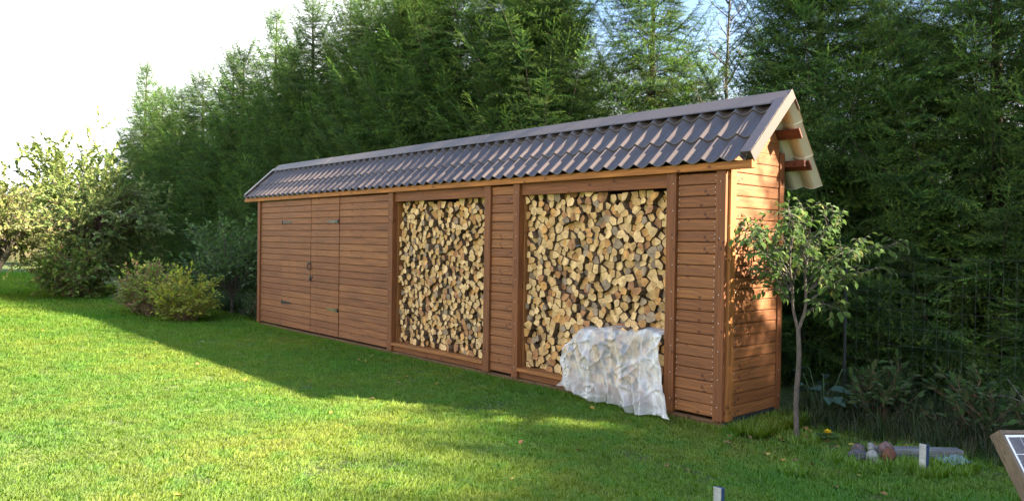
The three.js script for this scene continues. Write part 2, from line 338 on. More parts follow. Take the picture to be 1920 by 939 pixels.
{
  const fg = roofSheet(6, FL + 0.012, false), bg = roofSheet(6, BL, true), ug = roofSheet(6, BL - 0.002, true, -0.006), w = 6 * PITCH_W;
  const start = X1 - 0.01 - PITCH_W * 0.4;
  for (let k = 0; k < 9; k++) {
    const f = part(shed, 'roof_sheet', fg, ROOFS[k % 3]); f.applyMatrix4(slopeMatrix(start - w * (k + 1), [RZ, RY - 0.054], [EZ, EY - 0.054], true));
    const b = part(shed, 'roof_sheet', bg, M.roof); b.applyMatrix4(slopeMatrix(X1 - 0.004 - w * k, [RZ, RY - 0.03], [BZ, BY - 0.03], false));
    const u = part(b, 'sheet_underside', ug, M.roofUnder);
  }
  const rest = roofSheet(1, FL + 0.012, false);         // the narrow strips at both ends
  const e = part(shed, 'roof_sheet', rest, M.roof); e.applyMatrix4(slopeMatrix(start, [RZ, RY - 0.054], [EZ, EY - 0.054], true)); e.scale.x *= 0.40;
  const e2 = part(shed, 'roof_sheet', rest, M.roof); e2.applyMatrix4(slopeMatrix(start - 9 * w - PITCH_W, [RZ, RY - 0.054], [EZ, EY - 0.054], true));
  const fd = slopeMatrix(0, [RZ, RY], [EZ, EY], true), bd = slopeMatrix(0, [RZ, RY], [BZ, BY], false);
  // battens under the rear slope and boarding under the front one
  for (const s of [0.40, 0.74]) { const g = bar(-0.249, 9.7, -0.058, -0.038, s * BL - 0.05, s * BL + 0.05, 0.003); g.applyMatrix4(bd); part(shed, 'batten', g, M.batten); }
  { const g = bar(-9.8, 0.20, -0.062, -0.042, 0.03, FL - 0.10, 0.003); g.applyMatrix4(fd); part(shed, 'roof_boarding', g, M.inner); }
  // ridge cap in lengths of about two metres, each lapping over the next
  const nz = 5, len = (X1 + 0.005 - (-9.9)) / nz;
  for (let k = 0; k < nz; k++) {
    const a = X1 + 0.005 - len * (k + 1) - (k < nz - 1 ? 0.06 : 0), b = X1 + 0.005 - len * k, up = 0.0025 * ((k + 1) % 2) + 0.002;
    const prof = [[-0.400, 2.806], [-0.408, 2.819], [RZ + 0.010, 2.934], [RZ - 0.010, 2.934], [-0.705, 2.783], [-0.713, 2.773], [-0.708, 2.779], [-0.702, 2.779], [RZ - 0.008, 2.929], [RZ + 0.008, 2.929], [-0.410, 2.815], [-0.404, 2.806]].map(([z, y]) => [z, y + up]);
    part(shed, 'ridge_cap', prismX(prof, a, b), M.flash);
  }
  // verge flashings: a strip on the tiles and a face that turns down over the end
  for (const [x0, x1, face] of [[X1 - 0.085, X1 + 0.012, X1 + 0.012], [-9.93, -9.845, -9.93]]) {
    const t = new RoundedBoxGeometry(x1 - x0, 0.003, FL - 0.12, 1, 0.001); t.translate((x0 + x1) / 2, 0.030, 0.12 + (FL - 0.12) / 2 + 0.008);
    const f = new RoundedBoxGeometry(0.003, 0.092, FL + 0.012, 1, 0.001); f.translate(face, -0.024, FL / 2 + 0.006);
    const bead = new RoundedBoxGeometry(0.008, 0.008, FL + 0.010, 1, 0.002); bead.translate(face + (face > 0 ? -0.003 : 0.003), -0.070, FL / 2 + 0.006);
    t.applyMatrix4(fd); f.applyMatrix4(fd); bead.applyMatrix4(fd);
    const cap = new RoundedBoxGeometry(x1 - x0, 0.085, 0.003, 1, 0.001); cap.translate((x0 + x1) / 2, -0.012, FL + 0.009); cap.applyMatrix4(fd);
    const v = part(shed, 'verge_flashing', mergeGeometries([t, cap]), M.roof); part(v, 'flashing_face', mergeGeometries([f, bead]), M.flash);
  }
  // roofing screws along the cap and the flashing
  const sc = [];
  for (let x = 0.1; x > -9.8; x -= PITCH_W * 2) { const s = new THREE.CylinderGeometry(0.006, 0.007, 0.006, 7); s.translate(x, 2.832, -0.425); sc.push(s); }
  for (const s of [0.2, 0.42, 0.66, 0.84]) { const c = new THREE.CylinderGeometry(0.006, 0.007, 0.006, 7); c.translate(X1 - 0.045, 0.026, s); c.applyMatrix4(fd); sc.push(c); }
  stuff(part(shed, 'roofing_screws', mergeGeometries(sc), M.flash));
  // nail heads on the boards and posts near the corner
  const nl = [], nr = rng(8), nail = (x, y, z, turn) => { const s = new THREE.SphereGeometry(0.0042, 7, 4); s.scale(1, 1, 0.5); if (turn) s.rotateY(Math.PI / 2); s.translate(x + (turn ? 0 : (nr() - 0.5) * 0.006), y + (nr() - 0.5) * 0.008, z + (turn ? (nr() - 0.5) * 0.006 : 0)); nl.push(s); };
  for (let i = 0; i < ROWS; i++) { const y = Y0 + i * 0.1 + 0.05; for (const dy of [-0.022, 0.022]) { nail(-0.112, y + dy, 0.019); if (nr() < 0.7) nail(-0.482, y + dy, 0.019); if (nr() < 0.5) nail(-2.68, y + dy, 0.019); if (nr() < 0.5) nail(-3.04, y + dy, 0.019); if (nr() < 0.4) nail(0.019, y + dy, -0.11, 1); } }
  for (let y = 0.2; y < 2.2; y += 0.24) { nail(-0.53, y, 0.046); nail(-0.05, y, 0.040); nail(0.0325, y, -0.84, 1); nail(-2.62, y, 0.046); nail(-5.15, y, 0.046); }
  stuff(part(shed, 'nail_heads', mergeGeometries(nl), M.nail));
}

// ---------------------------------------------------------------- firewood
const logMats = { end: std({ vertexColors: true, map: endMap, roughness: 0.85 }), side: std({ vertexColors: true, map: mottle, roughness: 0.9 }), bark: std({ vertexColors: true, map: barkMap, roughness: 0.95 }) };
function clipPoly(poly, nx, ny, c, tagNew) {             // keep nx*x + ny*y <= c
  const out = [];
  for (let i = 0; i < poly.length; i++) {
    const a = poly[i], b = poly[(i + 1) % poly.length], da = nx * a.x + ny * a.y - c, db = nx * b.x + ny * b.y - c;
    if (da <= 0) { out.push(a); if (db > 0) { const t = da / (da - db); out.push({ x: lerp(a.x, b.x, t), y: lerp(a.y, b.y, t), tag: tagNew }); } }
    else if (db <= 0) { const t = da / (da - db); out.push({ x: lerp(a.x, b.x, t), y: lerp(a.y, b.y, t), tag: a.tag }); }
  }
  return out;
}
const polyArea = (p) => { let s = 0; for (let i = 0; i < p.length; i++) { const a = p[i], b = p[(i + 1) % p.length]; s += a.x * b.y - b.x * a.y; } return s / 2; };
function centroid(p) { let s = 0, x = 0, y = 0; for (let i = 0; i < p.length; i++) { const a = p[i], b = p[(i + 1) % p.length], k = a.x * b.y - b.x * a.y; s += k; x += (a.x + b.x) * k; y += (a.y + b.y) * k; } return { x: x / (3 * s), y: y / (3 * s) }; }
const edges = (p) => p.map((a, i) => { const b = p[(i + 1) % p.length], dx = b.x - a.x, dy = b.y - a.y, l = Math.hypot(dx, dy) || 1e-9; return { nx: dy / l, ny: -dx / l, c: (dy * a.x - dx * a.y) / l }; });
function sector(kind, R, rot, r) {                        // counter-clockwise, apex at the pith
  const half = { wedge: 0.72 + r() * 0.3, slim: 0.5 + r() * 0.14, half: 1.5, round: Math.PI }[kind], n = kind === 'round' ? 11 : 7, p = [];
  if (kind !== 'round') p.push({ x: 0, y: 0, tag: 'split' });
  for (let i = 0; i < (kind === 'round' ? n : n + 1); i++) { const t = rot - half + 2 * half * i / n, q = R * (1 + (r() - 0.5) * 0.05); p.push({ x: q * Math.cos(t), y: q * Math.sin(t), tag: kind === 'round' || i < n ? 'bark' : 'split' }); }
  return p;
}
function packBay(x0, x1, y0, top, r0, seed) {
  const r = rng(seed), pts = [], hi = Math.max(...[0, 0.25, 0.5, 0.75, 1].map(top)) + 0.05;
  for (let k = 0, miss = 0; miss < 2500; k++) {
    const x = lerp(x0 + 0.02, x1 - 0.02, r()), y = lerp(y0 + 0.02, hi, r()), rr = r0 * (0.74 + 0.6 * r() * r());
    if (y > top((x - x0) / (x1 - x0)) - 0.02 || pts.some((p) => Math.hypot(p.x - x, p.y - y) < (p.r + rr) * 0.84)) { miss++; continue; }
    pts.push({ x, y, r: rr }); miss = 0;
  }
  const logs = [];
  for (const p of pts) {
    let cell = [[x0, y0], [x1, y0], [x1, hi + 0.08], [x0, hi + 0.08]].map(([x, y]) => ({ x, y, tag: 'split' }));
    for (const q of pts) { const d = Math.hypot(q.x - p.x, q.y - p.y); if (q === p || d > r0 * 5) continue; const nx = (q.x - p.x) / d, ny = (q.y - p.y) / d, w = 0.5 + 0.5 * (p.r * p.r - q.r * q.r) / (d * d); cell = clipPoly(cell, nx, ny, nx * p.x + ny * p.y + d * clamp(w, 0.25, 0.75), 'split'); }
    for (const e of [[0, 1, p.y + p.r * 1.25], [1, 0, p.x + p.r * 1.7], [-1, 0, -p.x + p.r * 1.7], [0, -1, -p.y + p.r * 1.7]]) cell = clipPoly(cell, ...e, 'bark');
    for (const e of edges(cell)) cell = clipPoly(cell, e.nx, e.ny, e.c - 0.0010 - r() * 0.0024, 'split');
    if (cell.length < 3 || polyArea(cell) < r0 * r0 * 0.5) continue;
    const A = polyArea(cell), C = centroid(cell), q = r();
    let best = null, bestA = 0, kind = q < 0.52 ? 'wedge' : q < 0.74 ? 'slim' : q < 0.92 ? 'half' : q < 0.96 ? 'round' : 'block', pith = { x: C.x, y: C.y };
    if (kind !== 'block') for (let k = 0; k < 34; k++) {
      const rot = r() * 6.283, half = { wedge: 0.87, slim: 0.57, half: 1.5, round: Math.PI }[kind], R = Math.sqrt(A * (kind === 'round' ? 1.15 : 1.42) / half), off = kind === 'round' ? 0 : R * 2 * Math.sin(half) / (3 * half);
      const px = C.x - off * Math.cos(rot), py = C.y - off * Math.sin(rot);
      let s = sector(kind, R, rot, r).map((v) => ({ x: v.x + px, y: v.y + py, tag: v.tag }));
      for (const e of edges(cell)) s = clipPoly(s, e.nx, e.ny, e.c, 'split');
      if (s.length < 3) continue; const a = polyArea(s); if (a > bestA) { bestA = a; best = s; pith = { x: px, y: py }; }
    }
    if (!best || bestA < A * 0.69) { best = cell; kind = 'block'; pith = C; }
    // drop tiny edges
    best = best.filter((v, i) => { const n = best[(i + 1) % best.length]; return Math.hypot(n.x - v.x, n.y - v.y) > 0.003; });
    if (best.length >= 3) logs.push({ poly: best, kind, pith, area: polyArea(best), c: centroid(best) });
  }
  return logs;
}
function logGeometry(log, r, len) {
  const { poly, c, pith } = log, P = { e: [], s: [], b: [] }, N = { e: [], s: [], b: [] }, U = { e: [], s: [], b: [] }, K = { e: [], s: [], b: [] };
  const tri = (k, pts, n, uvs, cols) => pts.forEach((p, i) => { P[k].push(p[0] - c.x, p[1] - c.y, p[2]); N[k].push(...n); U[k].push(...uvs[i]); K[k].push(...cols); });
  const q = r(), v = 0.68 + 0.46 * Math.sqrt(r());
  log.tone = q < 0.09 ? 'grey weathered' : q < 0.17 ? 'reddish brown' : q < 0.30 ? 'ochre' : v > 0.96 ? 'pale cream' : 'light tan';
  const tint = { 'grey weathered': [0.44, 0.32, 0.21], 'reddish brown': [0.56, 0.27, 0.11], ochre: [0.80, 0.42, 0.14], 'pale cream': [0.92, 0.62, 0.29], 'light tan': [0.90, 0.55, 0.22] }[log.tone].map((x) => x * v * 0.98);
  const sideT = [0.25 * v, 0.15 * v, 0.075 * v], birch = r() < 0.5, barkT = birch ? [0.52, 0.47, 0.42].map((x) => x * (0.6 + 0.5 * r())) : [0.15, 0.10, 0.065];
  const n = poly.length, tiltX = (r() - 0.5) * 0.3, tiltY = (r() - 0.5) * 0.3, zf = (x, y) => (x - c.x) * tiltX + (y - c.y) * tiltY;
  const uvE = (x, y) => [(x - pith.x) / 0.42 + 0.5, (y - pith.y) / 0.42 + 0.5], en = V(-tiltX, -tiltY, 1).normalize().toArray();
  for (let i = 0; i < n; i++) {
    const a = poly[i], b = poly[(i + 1) % n], dx = b.x - a.x, dy = b.y - a.y, l = Math.hypot(dx, dy), nr = [dy / l, -dx / l, 0];
    tri('e', [[c.x, c.y, 0], [a.x, a.y, zf(a.x, a.y)], [b.x, b.y, zf(b.x, b.y)]], en, [uvE(c.x, c.y), uvE(a.x, a.y), uvE(b.x, b.y)], tint);
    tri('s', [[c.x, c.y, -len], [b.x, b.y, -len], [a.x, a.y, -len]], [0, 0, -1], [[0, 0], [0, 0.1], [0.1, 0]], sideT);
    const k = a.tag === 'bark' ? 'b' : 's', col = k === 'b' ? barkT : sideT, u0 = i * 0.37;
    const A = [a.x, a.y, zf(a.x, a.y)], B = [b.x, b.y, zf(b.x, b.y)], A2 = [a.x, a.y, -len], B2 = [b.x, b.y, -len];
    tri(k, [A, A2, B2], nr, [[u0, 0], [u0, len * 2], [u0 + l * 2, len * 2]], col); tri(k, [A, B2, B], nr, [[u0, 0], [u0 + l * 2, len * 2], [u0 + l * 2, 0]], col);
  }
  const g = (ks) => {
    const out = new THREE.BufferGeometry(), cat = (o) => new THREE.Float32BufferAttribute(ks.flatMap((k) => o[k]), 3);
    out.setAttribute('position', cat(P)); out.setAttribute('normal', cat(N)); out.setAttribute('uv', new THREE.Float32BufferAttribute(ks.flatMap((k) => U[k]), 2)); out.setAttribute('color', cat(K));
    return out;
  };
  const body = g(['e', 's']); body.addGroup(0, P.e.length / 3, 0); body.addGroup(P.e.length / 3, P.s.length / 3, 1);
  return { body, bark: P.b.length ? g(['b']) : null };
}
{
  const bayL = packBay(-5.07, -3.185, 0.200, (t) => 2.055 + 0.02 * Math.sin(t * 9) + 0.03 * vnoise(t * 14, 3), 0.0375, 21);
  const bayR = packBay(-2.55, -0.622, 0.200, (t) => 2.05 + 0.03 * Math.sin(t * 5 + 0.5) + 0.06 * vnoise(t * 12, 7), 0.0425, 34);
  const r = rng(3), all = [];
  const word = { wedge: 'triangular', slim: 'narrow wedge-shaped', half: 'half-round', round: 'round', block: 'blocky' };
  for (const [list, x0, x1, bay] of [[bayL, -5.07, -3.185, 'narrower left'], [bayR, -2.55, -0.622, 'wider right']]) for (const l of list) {
    const covered = x0 < -2.6 ? false : l.c.x > -1.72 + 0.25 * (l.c.y - 0.2) && l.c.y < 0.70 + 0.06 * Math.sin(l.c.x * 5);
    const z = (x0 < -2.6 ? -0.085 : -0.075) + (r() - 0.5) * 0.10 + (r() < 0.08 ? 0.02 : 0) + (covered ? 0.085 : 0);
    const fx = (l.c.x - x0) / (x1 - x0), fy = (l.c.y - 0.2) / 1.85;
    const where = `${fy > 0.88 ? 'top' : fy > 0.72 ? 'high' : fy > 0.58 ? 'upper' : fy > 0.42 ? 'middle' : fy > 0.26 ? 'lower' : fy > 0.1 ? 'low' : 'bottom'} ${fx < 0.12 ? 'far left' : fx < 0.28 ? 'left' : fx < 0.44 ? 'centre-left' : fx < 0.58 ? 'centre' : fx < 0.74 ? 'centre-right' : fx < 0.9 ? 'right' : 'far right'}`;
    all.push({ ...l, z, covered, bay, where, score: l.area / ((l.c.x - CAM.x) ** 2 + (l.c.y - CAM.y) ** 2 + CAM.z ** 2) * (covered ? 0.3 : 1) });
  }
  all.sort((a, b) => b.score - a.score);
  const rest = [], restBark = [];
  all.forEach((l, i) => {
    const len = 0.30 + 0.05 * r(), { body, bark } = logGeometry(l, r, len), rx = (r() - 0.5) * 0.2, ry = (r() - 0.5) * 0.24;
    if (i < 300) {
      const m = new THREE.Mesh(body, [logMats.end, logMats.side]); m.name = numbered('firewood_log'); m.position.set(l.c.x, l.c.y, l.z); m.rotation.set(rx, ry, 0); scene.add(m); shadows(m);
      const size = l.area > 0.0065 ? 'large ' : l.area < 0.0036 ? 'small ' : '';
      tag(m, `${size}${l.tone} ${word[l.kind]} log, ${l.where} of the ${l.bay} pile${l.covered ? ', under plastic' : ''}`, 'firewood log', `split logs stacked in the ${l.bay} bay`);
      if (bark) part(m, 'bark', bark, logMats.bark);
    } else {
      const mt = new THREE.Matrix4().makeRotationFromEuler(new THREE.Euler(rx, ry, 0)).setPosition(l.c.x, l.c.y, l.z);
      body.applyMatrix4(mt); rest.push(body); if (bark) { bark.applyMatrix4(mt); restBark.push(bark); }
    }
  });
  // logs alike in look and place are told apart from left to right
  const same = new Map(), nth = ['first', 'second', 'third', 'fourth', 'fifth', 'sixth', 'seventh', 'eighth'];
  scene.children.filter((o) => o.userData.category === 'firewood log').forEach((o) => { const k = o.userData.label; same.set(k, [...(same.get(k) || []), o]); });
  for (const list of same.values()) if (list.length > 1) list.sort((a, b) => a.position.x - b.position.x).forEach((o, i) => { o.userData.label += i === 0 ? ', leftmost there' : i === list.length - 1 ? ', rightmost there' : `, ${nth[i]} from left`; });
  // the rest of the wood, smaller in the picture
  const take = (g, a, n) => { const o = new THREE.BufferGeometry(); for (const k of ['position', 'normal', 'uv', 'color']) { const at = g.attributes[k], s = at.itemSize; o.setAttribute(k, new THREE.BufferAttribute(at.array.slice(a * s, (a + n) * s), s)); } return o; };
  const ends = mergeGeometries(rest.map((g) => take(g, g.groups[0].start, g.groups[0].count))), sides = mergeGeometries(rest.map((g) => take(g, g.groups[1].start, g.groups[1].count)));
  const pile = thing('firewood_pile', 'remaining tightly stacked split firewood filling the two bays of the shed', 'firewood');
  stuff(pile); stuff(part(pile, 'log_ends', ends, logMats.end)); stuff(part(pile, 'split_sides', sides, logMats.side)); if (restBark.length) stuff(part(pile, 'bark', mergeGeometries(restBark), logMats.bark));
  console.log('logs', bayL.length, bayR.length);
}

// ---------------------------------------------------------------- vegetation
const leafMat = (r, g, b, t = 0.35) => new THREE.MeshPhysicalMaterial({ color: lin(r, g, b), vertexColors: true, side: THREE.DoubleSide, roughness: 1, specularIntensity: 0.35, transmission: t, thickness: 0, ior: 1.4 });
const needleMat = new THREE.MeshPhysicalMaterial({ color: lin(1, 1, 1), vertexColors: true, side: THREE.DoubleSide, roughness: 1, specularIntensity: 0.3, transmission: 0.28, thickness: 0, ior: 1.4 });
const barkSpruce = std({ color: lin(0.17, 0.125, 0.09), map: barkMap, roughness: 0.95 }), barkFruit = std({ color: lin(0.24, 0.19, 0.15), map: barkMap, roughness: 0.9 }), twigBrown = std({ color: lin(0.19, 0.115, 0.065), roughness: 0.9 });
const twigGrey = std({ color: lin(0.22, 0.19, 0.16), map: barkMap, roughness: 0.9 });

// a flat spray of spruce twigs set with needles, forward along +x
function sprayGeo(seed, per, nl, nw, whorl) {
  const r = rng(seed), P = [], C = [], N = [];
  const needle = (o, dir, nrm, len, w, col) => {
    const s = V().crossVectors(dir, nrm).normalize().multiplyScalar(w / 2), t = o.clone().addScaledVector(dir, len), m = o.clone().addScaledVector(dir, len * 0.5);
    const a = m.clone().add(s), b = m.clone().sub(s), n = V().crossVectors(s, dir).normalize(); if (n.y < 0) n.negate();
    for (const p of [o, a, t, o, t, b]) { P.push(p.x, p.y, p.z); C.push(...col); N.push(n.x, n.y, n.z); }
  };
  const twig = (o, dir, len, young) => {
    const n = Math.max(4, Math.round(len * per));
    for (let i = 0; i < n; i++) {
      const t = (i + r()) / n, p = o.clone().addScaledVector(dir, len * t); p.y -= len * t * t * 0.10;
      const rd = V(r() - 0.5, r() * 0.9 - 0.28, r() - 0.5).normalize(), d = rd.addScaledVector(dir, 0.55 + 0.5 * t).normalize();
      const f = young * sstep(0.35, 1, t), v = 0.75 + 0.5 * r();
      needle(p, d, V(r() - 0.5, r(), r() - 0.5).normalize(), nl * (0.75 + 0.4 * r()) * (1 - 0.25 * t), nw, [lerp(0.042, 0.170, f) * v, lerp(0.122, 0.290, f) * v, lerp(0.026, 0.050, f) * v]);
    }
    // the woody stem
    const e = o.clone().addScaledVector(dir, len); e.y -= len * 0.10; const s = V(0, 1, 0).cross(dir).normalize().multiplyScalar(0.0022), u = V(0, 0.002, 0);
    for (const p of [o.clone().add(s), o.clone().sub(s), e, o.clone().add(u), o.clone().sub(u), e]) { P.push(p.x, p.y, p.z); C.push(0.13, 0.085, 0.045); N.push(0, 1, 0); }
  };
  const axis = V(1, -0.05, 0).normalize();
  twig(V(0, 0, 0), axis, whorl ? 0.34 : 0.50, 1);
  if (whorl) for (let i = 0; i < 11; i++) {
    const az = i * 2.4 + r(), o = axis.clone().multiplyScalar(i < 6 ? 0.05 : 0.17), el = (i < 6 ? 0.75 : 0.85) + 0.2 * r();
    twig(o, V(Math.sin(el + 0.1), Math.cos(el) * Math.cos(az), Math.cos(el) * Math.sin(az)).normalize(), (i < 6 ? 0.15 : 0.09) * (0.7 + 0.5 * r()), 1);
  }
  else for (let i = 0; i < 5; i++) for (const sd of [-1, 1]) {
    const t = 0.04 + i * 0.17 + r() * 0.06, o = axis.clone().multiplyScalar(0.50 * Math.min(t, 0.88));
    const a = (40 + 16 * r()) * rad, d = V(Math.cos(a), -0.20 - 0.45 * r(), sd * Math.sin(a)).normalize();
    twig(o, d, lerp(0.27, 0.10, t) * (0.7 + 0.5 * r()), 0.9);
  }
  const g = new THREE.BufferGeometry();
  g.setAttribute('position', new THREE.Float32BufferAttribute(P, 3)); g.setAttribute('normal', new THREE.Float32BufferAttribute(N, 3)); g.setAttribute('color', new THREE.Float32BufferAttribute(C, 3));
  return g;
}
const sprays = [sprayGeo(11, 300, 0.026, 0.0050), sprayGeo(12, 300, 0.026, 0.0050)];
const leader = leaderGeo(31);
const sprayFar = [sprayGeo(13, 140, 0.034, 0.0085), sprayGeo(14, 140, 0.034, 0.0085)];

// an upright young shoot: a leader and a whorl of side shoots, forward along +x
function leaderGeo(seed) {
  const a = sprayGeo(seed, 190, 0.018, 0.0040, true); return a;
}
// one spruce: trunk, boughs and needle sprays
function makeSpruce(root, o) {
  const r = rng(o.seed), { h, rad: R } = o, lean = [(r() - 0.5) * 0.2, (r() - 0.5) * 0.2];
  const at = (y) => V(lean[0] * (y / h) ** 2, y, lean[1] * (y / h) ** 2);
  part(root, 'trunk', tube(Array.from({ length: 9 }, (_, i) => at(h * i / 8)), 0.020 * h, 0.006, 8), barkSpruce);
  const stems = [], mats = [[], [], []];
  const place = (p, dir, up, s) => {
    const x = dir.clone().normalize(), z = V().crossVectors(x, up).normalize(), y = V().crossVectors(z, x);
    mats[r() < 0.5 ? 0 : 1].push(new THREE.Matrix4().makeBasis(x.multiplyScalar(s), y.multiplyScalar(s * (r() < 0.5 ? 1 : -1)), z.multiplyScalar(s * 1.05)).setPosition(p));
  };
  let y = o.from ?? 0.2, wh = 0;
  while (y < h - 0.18) {
    const f = y / h, n = Math.round(lerp(o.boughs ?? 7, 4, f) + r()), a0 = r() * 6.283;
    for (let k = 0; k < n; k++) {
      const az = a0 + k / n * 6.283 + (r() - 0.5) * 0.5, side = o.shape ? o.shape(az, y) : 1;
      const len = Math.max(0.10, (R * Math.pow(1 - f, o.pow ?? 0.75) * (0.70 + 0.5 * r()) * side + 0.05) * (y < 0.7 ? 0.85 : 1));
      const pitch0 = lerp(-0.22, 0.95, Math.pow(f, 1.1)) + (r() - 0.5) * 0.25, out = V(Math.cos(az), 0, Math.sin(az)), o0 = at(y + (r() - 0.5) * 0.08);
      const bend = lerp(0.50, 0.25, f) * (0.6 + 0.8 * r());
      const pt = (t) => { const q = o0.clone().addScaledVector(out, len * t * Math.cos(pitch0)); q.y += len * (Math.sin(pitch0) * t - 0.22 * Math.sin(Math.PI * t) * (1 - f) + bend * t * t * t * 0.7); return q; };
      const pts = [0, 0.25, 0.5, 0.75, 1].map(pt);
      stems.push(tube(pts, 0.004 + 0.007 * len, 0.002, 4));
      const step = o.step ?? 0.105, m = Math.max(1, Math.round(len * 0.85 / step));
      for (let i = 0; i < m; i++) {
        const t = 0.16 + 0.82 * (i + r() * 0.6) / m, p = pt(t), tang = pt(Math.min(1, t + 0.05)).sub(pt(Math.max(0, t - 0.05))).normalize(), sideV = V().crossVectors(tang, V(0, 1, 0)).normalize();
        const bl = Math.min(0.62, 0.42 * len * (1 - t) + 0.13) * (0.75 + 0.5 * r());
        for (const sd of [-1, 1]) {
          if (r() < (o.drop ?? 0.06)) continue;
          const d = tang.clone().multiplyScalar(0.75).addScaledVector(sideV, sd * (0.75 + 0.3 * r())).normalize(); d.y -= 0.30 + 0.55 * r() * (1 - f * 0.6);
          d.normalize();
          const c = Math.max(1, Math.round(bl / 0.34)), s = bl / c / 0.50 * 1.25;
          for (let q = 0; q < c; q++) { const pp = p.clone().addScaledVector(d, bl * q / c); pp.y -= 0.12 * (bl * q / c) ** 2 / 0.3; const dd = d.clone(); dd.y -= 0.25 * q / c; place(pp, dd, V((r() - 0.5) * 1.0, 1, (r() - 0.5) * 1.0), Math.max(0.36, s * (0.8 + 0.4 * r()))); }
        }
      }
      const e = pt(1), et = pt(1).sub(pt(0.9)).normalize(); place(e.clone().addScaledVector(et, -0.10), et, V(0, 1, 0), 0.75 + 0.4 * r());
      if (r() < (o.shoots ?? 0.3)) { const d = V(out.x * 0.35 + (r() - 0.5) * 0.3, 1, out.z * 0.35 + (r() - 0.5) * 0.3).normalize(), x = d.clone(), z = V().crossVectors(x, V(0.3, 0, 1)).normalize(), yy = V().crossVectors(z, x), s = 0.6 + 0.6 * r(); mats[2].push(new THREE.Matrix4().makeBasis(x.multiplyScalar(s), yy.multiplyScalar(s), z.multiplyScalar(s)).setPosition(e.addScaledVector(et, -0.06 - 0.2 * r() * len))); }
    }
    y += lerp(o.gap ?? 0.15, (o.gap ?? 0.15) * 1.35, f) * (0.8 + 0.4 * r()); wh++;
  }
  for (let i = 0; i < 5; i++) place(at(h - 0.10 - i * 0.07), V(Math.cos(i * 2.4) * 0.35, 1, Math.sin(i * 2.4) * 0.35), V(1, 0.2, 0), 0.55);
  stuff(part(root, 'branches', mergeGeometries(stems), barkSpruce));
  mats.forEach((list, k) => {
    const im = new THREE.InstancedMesh(k === 2 ? leader : (o.far ? sprayFar : sprays)[k], needleMat, list.length), c = new THREE.Color();
    list.forEach((m, i) => { im.setMatrixAt(i, m); const v = (0.65 + 0.8 * r() * r()) * (o.bright ?? 1) * 1.15, w = r(); c.setRGB(v * (0.92 + 0.25 * w), v, v * (0.80 + 0.3 * r())); im.setColorAt(i, c); });
    im.name = k === 2 ? 'young_shoots' : 'needles'; im.castShadow = im.receiveShadow = true; stuff(im); root.add(im);
  });
  return mats.reduce((n, l) => n + l.length, 0);
}
// prototypes are the first trees themselves; the others are copies
const HG = 'spruces grown together in the tall hedge';
const protos = {};
let sprayCount = 0;
const kinds = {
  full: { seed: 201, h: 6.0, rad: 1.9, pow: 0.48, gap: 0.185, boughs: 7, step: 0.072, shoots: 0.5 }, broad: { seed: 202, h: 6.0, rad: 2.15, pow: 0.48, gap: 0.19, boughs: 7, step: 0.072, shoots: 0.5 },
  spire: { seed: 203, h: 6.6, rad: 1.8, pow: 0.7, gap: 0.15, step: 0.10 }, open: { seed: 204, h: 6.4, rad: 1.5, pow: 0.45, gap: 0.20, boughs: 7, drop: 0.08, step: 0.10 },
  farfull: { seed: 205, h: 6.5, rad: 2.0, pow: 0.6, gap: 0.16, step: 0.12, far: true }, farspire: { seed: 206, h: 7.2, rad: 1.85, pow: 0.8, gap: 0.17, step: 0.12, far: true, bright: 1.15 },
  low: { seed: 207, h: 4.2, rad: 1.8, pow: 0.5, gap: 0.19, step: 0.14, far: true },
};
function spruce(kind, x, z, h, turn, label, group = HG, wide = 1) {
  const k = kinds[kind]; let t;
  if (!protos[kind]) { t = new THREE.Group(); sprayCount += makeSpruce(t, k); protos[kind] = t; } else t = protos[kind].clone();
  t.name = numbered('spruce_tree'); scene.add(t); t.position.set(x, -0.02, z); t.rotation.y = turn; const s = h / k.h; t.scale.set(s * wide, s, s * wide); tag(t, label, 'tree', group); return t;
}
